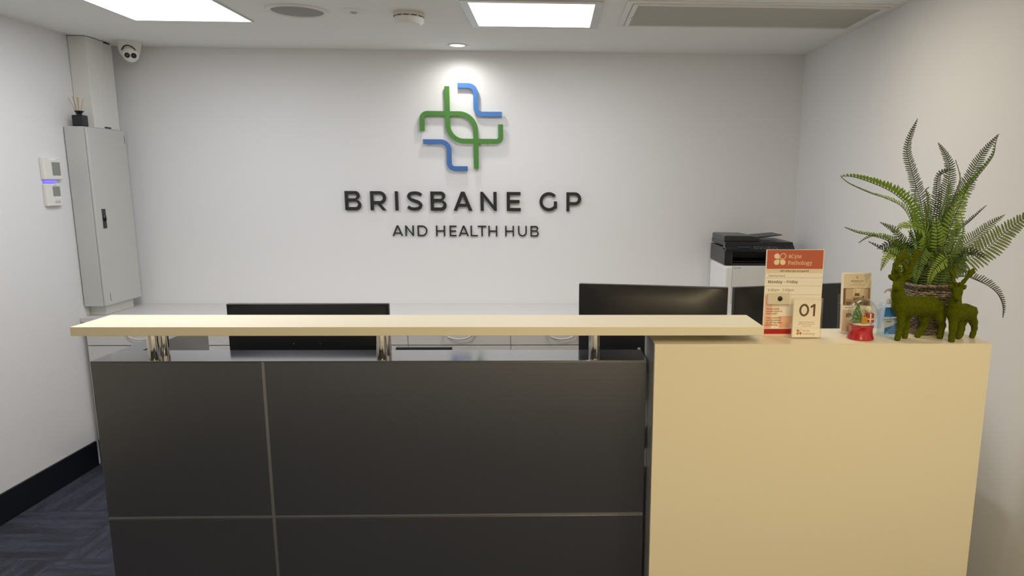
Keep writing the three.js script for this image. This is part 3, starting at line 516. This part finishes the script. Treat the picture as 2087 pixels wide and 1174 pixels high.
function buildDeer(label, pos, P, s) {
  const t = thing('moss_deer', label, 'deer figurine', pos);
  const ft = dataTexture(128, (x, y) => { const v = 215 + 40 * (rnd() - 0.5) + 36 * (noise2(x / 5, y / 5) - 0.5); return [v, v, v * 0.9]; }, true);
  const moss = phys({ color: 0x616a15, roughness: 1, sheen: 1, sheenColor: new THREE.Color(0xa4ac34), sheenRoughness: 0.5, map: ft, specularIntensity: 0.2 });
  const all = Object.keys(P), ant = all.filter((k) => k.startsWith('ant')), ears = all.filter((k) => k.startsWith('ear')), bodyParts = all.filter((k) => !ant.includes(k) && !ears.includes(k));
  const bounds = (keys) => { const lo = [9, 9, 9], hi = [-9, -9, -9]; for (const k of keys) for (const p of P[k]) for (let i = 0; i < 3; i++) { lo[i] = Math.min(lo[i], p[i] - p[3] * 1.1 - 0.004); hi[i] = Math.max(hi[i], p[i] + p[3] * 1.1 + 0.004); } return [lo, hi]; };
  const b = bounds([...bodyParts, ...ears]); b[0][1] = Math.max(b[0][1], -0.004);
  const floorCut = (f) => (x, y, z) => Math.max(f(x, y, z), -(y - 0.0004));
  const body = mesh('body', fieldMesh(b[0], b[1], 0.0017, floorCut(capsuleField([...chains(P, ['spine', 'neck'], 0.010 * s), ...chains(P, bodyParts.filter((k) => /^leg|tail/.test(k)), 0.0065 * s), ...chains(P, ['head'], 0.0045), ...chains(P, ears, 0.003)]))), moss, t);
  for (const side of ['antL', 'antR']) { const keys = ant.filter((k) => k.startsWith(side)), c = bounds(keys); mesh('antler', fieldMesh(c[0], c[1], 0.0012, capsuleField(chains(P, keys, 0.004))), moss, t); }
  return t;
}
buildDeer('larger moss covered stag figurine standing side-on before the basket', [3.7795, HR, 2.584], {
  spine: [[-0.0752, 0.0992, 0.012, 0.0232], [-0.0537, 0.0989, 0.010, 0.0300], [-0.0161, 0.1005, 0.002, 0.0272], [0.0194, 0.0995, -0.004, 0.0272], [0.0418, 0.0933, -0.006, 0.0232]],
  neck: [[-0.0766, 0.1054, 0.014, 0.0232], [-0.0883, 0.1335, 0.018, 0.0178], [-0.0926, 0.1555, 0.020, 0.0155]],
  head: [[-0.0891, 0.1707, 0.016, 0.0166], [-0.1035, 0.1640, 0.036, 0.0118], [-0.1075, 0.1610, 0.047, 0.0098]],
  legFL: [[-0.0758, 0.0802, 0.02, 0.0144], [-0.0754, 0.0484, 0.022, 0.0095], [-0.0794, 0.0222, 0.023, 0.0079], [-0.0835, 0.007, 0.025, 0.0090]],
  legFR: [[-0.0525, 0.0737, 0, 0.0144], [-0.0456, 0.0402, -0.005, 0.0090], [-0.0454, 0.016, -0.007, 0.0077], [-0.0466, 0.0065, -0.006, 0.0085]],
  legHL: [[0.0409, 0.0855, 0, 0.0195], [0.0513, 0.0626, 0.004, 0.0132], [0.0626, 0.0407, -0.002, 0.0090], [0.0602, 0.0199, -0.002, 0.0077], [0.0573, 0.0075, 0, 0.0090]],
  legHR: [[0.0205, 0.0801, -0.014, 0.0180], [0.0126, 0.0585, -0.018, 0.0125], [0.0193, 0.0365, -0.024, 0.0086], [0.0091, 0.017, -0.024, 0.0078], [-0.0009, 0.0065, -0.02, 0.0090]],
  tail: [[0.0577, 0.1077, -0.008, 0.0072], [0.0677, 0.0926, -0.010, 0.0058]],
  earL: [[-0.1005, 0.1791, 0.014, 0.0065], [-0.1100, 0.1875, 0.013, 0.0088], [-0.1160, 0.1900, 0.012, 0.0050]], earR: [[-0.0749, 0.1789, 0.012, 0.0065], [-0.0636, 0.1868, 0.011, 0.0088], [-0.0570, 0.1890, 0.010, 0.0050]],
  antL: [[-0.0961, 0.1837, 0.016, 0.0068], [-0.1043, 0.2004, 0.012, 0.0072], [-0.1010, 0.2230, 0.010, 0.0070], [-0.0882, 0.2416, 0.010, 0.0068], [-0.0742, 0.2630, 0.010, 0.0052]],
  antL2: [[-0.0984, 0.2259, 0.010, 0.0066], [-0.0961, 0.2448, 0.014, 0.0054]], antL3: [[-0.0854, 0.2430, 0.010, 0.0066], [-0.0708, 0.2461, 0.012, 0.0052]], antL4: [[-0.0992, 0.1865, 0.016, 0.0066], [-0.0942, 0.1966, 0.028, 0.0060], [-0.1032, 0.2127, 0.032, 0.0056], [-0.1017, 0.2172, 0.034, 0.005]],
  antR: [[-0.0798, 0.1846, 0.012, 0.0068], [-0.0642, 0.2002, 0.010, 0.0070], [-0.0521, 0.2215, 0.008, 0.0070], [-0.0439, 0.2430, 0.008, 0.0066], [-0.0401, 0.2643, 0.008, 0.0052]],
  antR2: [[-0.0451, 0.2401, 0.008, 0.0064], [-0.0303, 0.2574, 0.010, 0.0052]], antR3: [[-0.0579, 0.2103, 0.010, 0.0066], [-0.0564, 0.2364, 0.014, 0.0056]], antR4: [[-0.0731, 0.1918, 0.012, 0.0066], [-0.0741, 0.2130, 0.022, 0.0060], [-0.0851, 0.2289, 0.024, 0.0054]],
}, 1);
buildDeer('smaller moss covered stag figurine facing forward beside the basket at the block end', [3.9035, HR, 2.593], {
  spine: [[-0.0467, 0.0795, 0.021, 0.0217], [-0.0327, 0.0854, 0.013, 0.0242], [-0.0041, 0.0845, -0.001, 0.0220], [0.0166, 0.0794, -0.013, 0.0225]],
  neck: [[-0.0487, 0.0886, 0.023, 0.0212], [-0.0508, 0.1122, 0.025, 0.0162], [-0.0476, 0.1384, 0.025, 0.0138]],
  head: [[-0.0460, 0.1482, 0.023, 0.0152], [-0.0560, 0.1372, 0.040, 0.0105], [-0.0597, 0.1330, 0.050, 0.0085]],
  legFL: [[-0.0516, 0.0659, 0.027, 0.0139], [-0.0526, 0.0403, 0.031, 0.0103], [-0.0543, 0.0172, 0.033, 0.0086], [-0.0557, 0.0058, 0.035, 0.0094]],
  legFR: [[-0.0232, 0.0648, 0.005, 0.0139], [-0.0144, 0.0399, -0.001, 0.0090], [-0.0129, 0.0182, -0.005, 0.0077], [-0.0134, 0.0075, -0.005, 0.0085]],
  legHL: [[0.0228, 0.0698, -0.017, 0.0180], [0.0367, 0.0484, -0.019, 0.0111], [0.044, 0.0296, -0.023, 0.0078], [0.0413, 0.013, -0.023, 0.0072], [0.0379, 0.0055, -0.021, 0.0082]],
  legHR: [[0.0099, 0.0662, -0.02, 0.0167], [0.0063, 0.0447, -0.023, 0.0091], [0.0101, 0.0254, -0.029, 0.0072], [0.0071, 0.0103, -0.029, 0.0072], [0.004, 0.0055, -0.028, 0.0078]],
  tail: [[0.0368, 0.0903, -0.019, 0.0058], [0.0438, 0.0780, -0.021, 0.0050]],
  earL: [[-0.0560, 0.1566, 0.021, 0.0055], [-0.0635, 0.1615, 0.020, 0.0068], [-0.0690, 0.1640, 0.019, 0.004]], earR: [[-0.0354, 0.1552, 0.021, 0.0055], [-0.0268, 0.1600, 0.020, 0.0068], [-0.0215, 0.1630, 0.019, 0.004]],
  antL: [[-0.0545, 0.1597, 0.023, 0.0054], [-0.0585, 0.1779, 0.019, 0.0057], [-0.0588, 0.2019, 0.015, 0.0056], [-0.0551, 0.2234, 0.015, 0.0044]], antL2: [[-0.0588, 0.1921, 0.017, 0.0054], [-0.0701, 0.2067, 0.019, 0.0042]], antL3: [[-0.0527, 0.1600, 0.025, 0.0048], [-0.0558, 0.1723, 0.031, 0.0044]],
  antR: [[-0.0414, 0.1598, 0.023, 0.0054], [-0.0277, 0.1766, 0.019, 0.0055], [-0.0125, 0.1951, 0.017, 0.0054], [-0.0013, 0.2107, 0.015, 0.0044]], antR2: [[-0.0138, 0.1936, 0.017, 0.0050], [-0.0160, 0.2070, 0.021, 0.0042]], antR3: [[-0.0110, 0.1951, 0.017, 0.0050], [0.0012, 0.2037, 0.017, 0.0042]], antR4: [[-0.0425, 0.1600, 0.025, 0.0048], [-0.0456, 0.1724, 0.031, 0.0044]],
}, 0.85);

// ------------------------------------------------------------------ fern in a wicker basket
{
  const bx = 3.8315, by = 1.355, bz = 2.487, t = thing('potted_fern', 'bushy green fern in a grey brown wicker basket behind the moss deer', 'plant', [bx, 0, bz]);
  const rim = by - HR, R0 = 0.047, R1 = 0.0665, sq = (a, r) => { const c = Math.cos(a), s = Math.sin(a), q = Math.pow(Math.abs(c) ** 4.2 + Math.abs(s) ** 4.2, -1 / 4.2); return [r * q * c, r * q * s]; };
  const tones = [0x84786b, 0x6a5d50, 0x978c80, 0x54483d];
  const bm = std(0x3a3027, 0.9), core = []; const basket = mesh('basket', (() => { const pts = [], idx = [], n = 64; for (let k = 0; k < 2; k++) for (let i = 0; i <= n; i++) { const [x, z] = sq(i / n * 2 * Math.PI, (k ? R1 : R0) - 0.006); pts.push(x, HR + 0.002 + k * (rim - 0.006), z); } for (let i = 0; i < n; i++) idx.push(i, i + n + 1, i + 1, i + 1, i + n + 1, i + n + 2); const c0 = pts.length / 3; pts.push(0, HR + 0.002, 0); for (let i = 0; i < n; i++) idx.push(c0, i, i + 1); const g = new THREE.BufferGeometry(); g.setAttribute('position', new THREE.Float32BufferAttribute(pts, 3)); g.setIndex(idx); g.computeVertexNormals(); g.setAttribute('uv', new THREE.Float32BufferAttribute(new Float32Array(pts.length / 3 * 2), 2)); return g; })(), std(0x3a3027, 0.9, 0, { side: THREE.DoubleSide }), t);
  const stakes = 44, rows = 23, byTone = [[], [], [], []];
  for (let k = 0; k < rows; k++) {
    const f = k / (rows - 1), y = HR + 0.0042 + f * (rim - 0.013), r = R0 + (R1 - R0) * f - 0.003, pts = [];
    for (let i = 0; i < 176; i++) { const a = i / 176 * 2 * Math.PI, o = 0.0021 * Math.sin(a * stakes / 2 + (k % 2) * Math.PI), [x, z] = sq(a, r + o); pts.push([x, y + 0.0011 * Math.sin(a * 5 + k * 1.9) + 0.0008 * (rnd() - 0.5), z]); }
    byTone[(k * 7 + (k % 3)) % 4].push(tube(pts, 0.0030, 352, 6, true));
  }
  byTone.forEach((g, i) => mesh('wicker_strands', g, std(tones[i], 0.85), basket).userData.kind = 'stuff');
  const st = []; for (let i = 0; i < stakes; i++) { const a = (i + 0.5) / stakes * 2 * Math.PI, [x0, z0] = sq(a, R0 - 0.003), [x1, z1] = sq(a, R1 - 0.003); st.push(tube([[x0, HR + 0.001, z0], [x1, by - 0.004, z1]], 0.0017, 2, 5)); }
  mesh('wicker_stakes', st, std(0x6b5d50, 0.9), basket).userData.kind = 'stuff';
  for (const [q, m] of [[0, 0], [1, 2]]) { const pts = []; for (let i = 0; i < 120; i++) { const a = i / 120 * 2 * Math.PI, [x, z] = sq(a, R1 - 0.0025 + 0.0016 * Math.cos(a * 16 + q * Math.PI)); pts.push([x, by - 0.003 + 0.0018 * Math.sin(a * 16 + q * Math.PI), z]); } mesh('rim', tube(pts, 0.0034, 260, 6, true), std(tones[m], 0.85), basket); }
  for (let q = 0; q < 4; q++) { const a = Math.PI / 4 + q * Math.PI / 2, pts = []; for (let i = 0; i <= 40; i++) { const f = i / 40, [x, z] = sq(a + 0.06 * Math.sin(i * 1.4), R0 + (R1 - R0) * f - 0.0005); pts.push([x, HR + 0.003 + f * (rim - 0.008), z]); } mesh('corner_braid', tube(pts, 0.0030, 100, 6), std(tones[1], 0.85), basket); }
  mesh('soil', (() => { const s = new THREE.Shape(); for (let i = 0; i < 48; i++) { const [x, z] = sq(i / 48 * 2 * Math.PI, R1 - 0.009); i ? s.lineTo(x, z) : s.moveTo(x, z); } return new THREE.ShapeGeometry(s).rotateX(-Math.PI / 2).translate(0, by - 0.02, 0); })(), std(0x1d1a14, 1), t);
  // fronds: [spine points from the crown, leaflet length, roll about the spine, tone, leaflet width factor]
  const Y0 = by + 0.0007;
  const greens = [0x7f9f30, 0x628033, 0x47583a, 0x8dac38, 0x687a44].map((c) => phys({ color: c, roughness: 0.55, transmission: 0.25, thickness: 0, side: THREE.DoubleSide }));
  const stemM = std(0x3c4420, 0.7), F = [
    [[[0.002, 0.015, 0], [-0.015, 0.113, 0], [-0.032, 0.231, -0.010], [-0.051, 0.288, -0.015], [-0.070, 0.342, -0.020], [-0.087, 0.392, -0.020], [-0.087, 0.429, -0.015], [-0.074, 0.485, 0]], 0.029, 0.2, 2],
    [[[-0.019, 0.016, 0.010], [-0.062, 0.145, 0.030], [-0.106, 0.233, 0.050], [-0.140, 0.260, 0.060], [-0.175, 0.281, 0.060], [-0.240, 0.307, 0.050], [-0.280, 0.318, 0.040], [-0.301, 0.318, 0.030]], 0.040, 1.3, 0, 1.5, 1.0],
    [[[-0.014, 0.015, 0], [-0.049, 0.157, -0.010], [-0.084, 0.225, -0.020], [-0.132, 0.252, -0.030], [-0.179, 0.267, -0.030], [-0.227, 0.286, -0.030], [-0.262, 0.301, -0.020], [-0.286, 0.317, -0.010]], 0.024, 1.2, 3, 1.3, 0.35],
    [[[0.018, 0.022, -0.010], [0.036, 0.141, -0.030], [0.047, 0.202, -0.040], [0.061, 0.275, -0.050], [0.066, 0.320, -0.050], [0.064, 0.354, -0.050], [0.047, 0.387, -0.050], [0.017, 0.419, -0.040]], 0.030, -0.2, 2],
    [[[0.009, 0.022, -0.010], [0.014, 0.142, -0.020], [0.014, 0.216, -0.020], [0.015, 0.275, -0.020], [0.008, 0.309, -0.010], [0.008, 0.329, 0], [0.020, 0.338, 0.010], [0.040, 0.340, 0.020]], 0.027, 0.1, 2],
    [[[-0.005, 0.023, 0], [-0.030, 0.144, 0.020], [-0.028, 0.225, 0.020], [-0.031, 0.264, 0.020], [-0.045, 0.280, 0.030], [-0.040, 0.288, 0.040]], 0.018, 0.4, 4],
    [[[0.019, 0.024, 0.010], [0.034, 0.173, 0.010], [0.061, 0.261, 0], [0.072, 0.314, 0], [0.053, 0.368, 0]], 0.022, 0.9, 4],
    [[[0.029, 0.022, -0.010], [0.052, 0.157, -0.020], [0.081, 0.246, -0.020], [0.114, 0.305, -0.030], [0.131, 0.351, -0.030], [0.152, 0.392, -0.030], [0.169, 0.422, -0.020], [0.181, 0.444, -0.010]], 0.032, 0.25, 2],
    [[[0.023, 0.024, 0.010], [0.033, 0.160, 0.030], [0.053, 0.240, 0.040], [0.083, 0.293, 0.040], [0.117, 0.339, 0.040], [0.149, 0.382, 0.030], [0.158, 0.419, 0.020], [0.168, 0.439, 0.010]], 0.022, -1.4, 1, 1.4, 1.1],
    [[[0.034, 0.019, -0.010], [0.065, 0.094, -0.020], [0.095, 0.149, -0.030], [0.142, 0.188, -0.040], [0.191, 0.233, -0.050]], 0.020, -1.3, 2, 1, 0.8],
    [[[0.029, 0.014, 0], [0.063, 0.067, -0.010], [0.108, 0.107, -0.020], [0.165, 0.141, -0.040], [0.209, 0.175, -0.050], [0.258, 0.204, -0.060]], 0.026, -0.5, 4, 1.1, 0.3],
    [[[0.015, 0.010, 0.020], [0.065, 0.061, 0.030], [0.090, 0.073, 0.040], [0.124, 0.090, 0.040], [0.156, 0.118, 0.050], [0.203, 0.163, 0.050], [0.251, 0.201, 0.050], [0.294, 0.229, 0.050]], 0.040, -0.1, 4, 1.6, 0.1],
    [[[0.025, 0.008, 0], [0.092, 0.014, -0.010], [0.127, 0.016, -0.010], [0.162, 0.005, -0.010], [0.201, -0.015, 0], [0.231, -0.041, 0], [0.248, -0.075, 0], [0.252, -0.111, 0]], 0.026, -1.0, 2, 1, 0.7],
    [[[-0.021, 0.012, 0.010], [-0.058, 0.055, 0.020], [-0.090, 0.089, 0.020], [-0.117, 0.111, 0.030], [-0.149, 0.130, 0.030], [-0.186, 0.142, 0.020], [-0.233, 0.152, 0.010], [-0.268, 0.167, 0]], 0.026, 1.1, 0, 1.1, 0.7],
    [[[-0.008, 0.009, -0.010], [-0.051, 0.080, -0.030], [-0.104, 0.126, -0.040], [-0.159, 0.138, -0.040], [-0.185, 0.129, -0.040], [-0.205, 0.117, -0.040]], 0.020, 1.2, 1, 1, 0.6],
    [[[-0.029, 0.010, 0.020], [-0.078, 0.056, 0.030], [-0.115, 0.079, 0.040], [-0.155, 0.098, 0.040], [-0.179, 0.112, 0.030], [-0.201, 0.126, 0.020]], 0.024, 1.3, 2, 1.1, 0.9],
    [[[-0.040, 0.013, 0.040], [-0.093, 0.059, 0.060], [-0.129, 0.085, 0.070], [-0.157, 0.095, 0.070], [-0.169, 0.072, 0.070], [-0.174, 0.043, 0.060]], 0.022, 0.2, 3],
    [[[-0.005, 0.012, -0.010], [-0.031, 0.065, -0.030], [-0.053, 0.107, -0.040], [-0.077, 0.131, -0.040], [-0.090, 0.156, -0.050], [-0.116, 0.169, -0.050], [-0.138, 0.180, -0.050]], 0.021, 0.3, 4],
    [[[-0.009, 0.018, 0.020], [-0.028, 0.102, 0.040], [-0.050, 0.156, 0.060], [-0.080, 0.172, 0.080], [-0.122, 0.178, 0.090], [-0.148, 0.172, 0.100], [-0.155, 0.158, 0.100]], 0.040, 0.75, 0, 1.8, 0.1],
    [[[-0.010, 0.025, 0.020], [-0.024, 0.087, 0.040], [-0.044, 0.111, 0.060], [-0.061, 0.090, 0.072], [-0.070, 0.050, 0.076], [-0.073, 0.009, 0.076]], 0.028, 0.1, 1],
    [[[0.006, 0.018, 0.020], [0.013, 0.066, 0.050], [0.016, 0.084, 0.070], [-0.010, 0.065, 0.080], [-0.029, 0.040, 0.083], [-0.038, 0.000, 0.083]], 0.022, 0.2, 3],
    [[[0.001, 0.025, 0.020], [0.001, 0.116, 0.030], [0.012, 0.189, 0.030], [0.023, 0.254, 0.030], [0.033, 0.305, 0.020]], 0.030, 0.5, 1],
    [[[0.013, 0.027, 0.030], [0.024, 0.117, 0.040], [0.034, 0.183, 0.050], [0.055, 0.245, 0.050], [0.077, 0.295, 0.040]], 0.034, 0.2, 0, 1.4],
    [[[-0.013, 0.024, 0.010], [-0.050, 0.115, 0.030], [-0.066, 0.189, 0.030], [-0.076, 0.247, 0.030], [-0.070, 0.292, 0.020]], 0.022, 1.2, 0],
    [[[-0.010, 0.026, 0.030], [-0.019, 0.116, 0.040], [-0.031, 0.189, 0.040], [-0.047, 0.247, 0.030]], 0.026, 0.3, 1],
    [[[-0.005, 0.025, 0.040], [-0.004, 0.088, 0.050], [-0.012, 0.147, 0.060], [-0.023, 0.205, 0.060]], 0.030, 0.2, 0, 1.4],
    [[[0.012, 0.022, 0.020], [0.047, 0.070, 0.020], [0.073, 0.108, 0.020], [0.098, 0.158, 0], [0.094, 0.217, -0.020]], 0.022, 0.9, 1],
    [[[-0.022, 0.020, 0.030], [-0.049, 0.088, 0.050], [-0.076, 0.132, 0.050], [-0.092, 0.160, 0.040]], 0.024, 0.6, 0],
    [[[0.01, 0.02, 0.035], [0.03, 0.08, 0.05], [0.045, 0.13, 0.055], [0.05, 0.19, 0.05]], 0.030, 0.1, 1, 1.3],
    [[[-0.02, 0.02, -0.01], [-0.04, 0.09, -0.02], [-0.05, 0.16, -0.03]], 0.026, 0.2, 1],
    [[[0.02, 0.01, 0.03], [0.05, 0.04, 0.05], [0.075, 0.06, 0.05], [0.09, 0.10, 0.04]], 0.026, 0.4, 1, 1.3],
  ];
  for (let k = 0; k < 34; k++) {   // short inner fronds that fill the crown above the basket
    const a = k * 2.399, r = 0.012 + 0.04 * Math.sqrt((k + 0.5) / 34), cx = r * Math.cos(a), cz = r * Math.sin(a) * 0.9, h = 0.06 + 0.09 * rnd(), o = 0.5 + 0.9 * rnd();
    F.push([[[cx, -0.022, cz], [cx * (1 + 0.4 * o), h * 0.5, cz * (1 + 0.4 * o)], [cx * (1 + 1.1 * o), h * 0.85, cz * (1 + 1.1 * o) + 0.004], [cx * (1 + 2.0 * o), h * (0.9 - 0.3 * rnd()), cz * (1 + 1.6 * o) + 0.008]], 0.022 + 0.006 * rnd(), (rnd() - 0.5) * 1.2, [1, 2, 1, 4][k % 4], 1.2]);
  }
  for (const [pts, len, roll, tone, wide = 1, fold = 0.15] of F) {
    const curve = new THREE.CatmullRomCurve3(pts.map((p) => new THREE.Vector3(p[0], p[1] + Y0, p[2])), false, 'centripetal'), L = curve.getLength(), n = Math.round(L / (0.0066 * (wide > 1.3 ? 1.45 : wide > 1 ? 1.2 : 1))), pos = [], idx = [];
    const front = new THREE.Vector3(-0.15, 0.1, 1), T = new THREE.Vector3(), S = new THREE.Vector3(), N = new THREE.Vector3(), p = new THREE.Vector3(), d = new THREE.Vector3();
    for (let i = 0; i <= n; i++) {
      const u = i / n; curve.getPointAt(Math.min(u, 0.999), p); curve.getTangentAt(Math.min(u, 0.999), T);
      N.copy(front).addScaledVector(T, -front.dot(T)).normalize(); N.applyAxisAngle(T, roll + 0.25 * Math.sin(u * 5 + len * 400)); S.crossVectors(T, N).normalize();
      const prof = Math.min(1, 0.45 + u * 2.2) * Math.pow(Math.max(0.02, 1 - Math.max(0, u - 0.5) / 0.52), 0.75);
      if (u < 0.06) continue;
      for (const side of [-1, 1]) {
        const l = 1.12 * len * prof * (0.92 + 0.16 * rnd()), w = Math.min((tone === 2 ? 0.0020 : 0.0023) * wide, l * 0.3), lean = 0.22 + 0.35 * u + 0.1 * (rnd() - 0.5), curl = 0.16 * (rnd() - 0.2), b = pos.length / 3;
        d.copy(S).multiplyScalar(side * Math.cos(fold)).addScaledVector(N, Math.sin(fold)).multiplyScalar(Math.cos(lean)).addScaledVector(T, Math.sin(lean)).normalize();
        const wv = T.clone().addScaledVector(d, -T.dot(d)).normalize(), up = new THREE.Vector3().crossVectors(d, wv).multiplyScalar(side), put = (f, o, lift) => { const q = p.clone().addScaledVector(d, l * f).addScaledVector(wv, o * w).addScaledVector(up, lift * w - curl * l * f * f); q.y -= 0.08 * l * f * f; pos.push(q.x, q.y, q.z); };
        put(0, 0, 0); put(0.12, -0.9, 0.25); put(0.12, 0.9, 0.25); put(0.3, 0, -0.12); put(0.5, -1, 0.25); put(0.5, 1, 0.25); put(0.65, 0, -0.12); put(0.85, -0.7, 0.15); put(0.85, 0.7, 0.15); put(1, 0, 0);
        for (const f of [[0, 3, 1], [0, 2, 3], [1, 3, 4], [2, 5, 3], [3, 6, 4], [3, 5, 6], [4, 6, 7], [5, 8, 6], [6, 9, 7], [6, 8, 9]]) idx.push(b + f[0], b + f[1], b + f[2]);
      }
    }
    const g = new THREE.BufferGeometry(); g.setAttribute('position', new THREE.Float32BufferAttribute(pos, 3)); g.setIndex(idx); g.computeVertexNormals(); g.setAttribute('uv', new THREE.Float32BufferAttribute(new Float32Array(pos.length / 3 * 2), 2));
    const fr = mesh('frond', g, greens[tone], t);
    mesh('stem', new THREE.TubeGeometry(curve, 40, 0.0011, 5), stemM, fr);
  }
}

renderer.render(scene, camera);
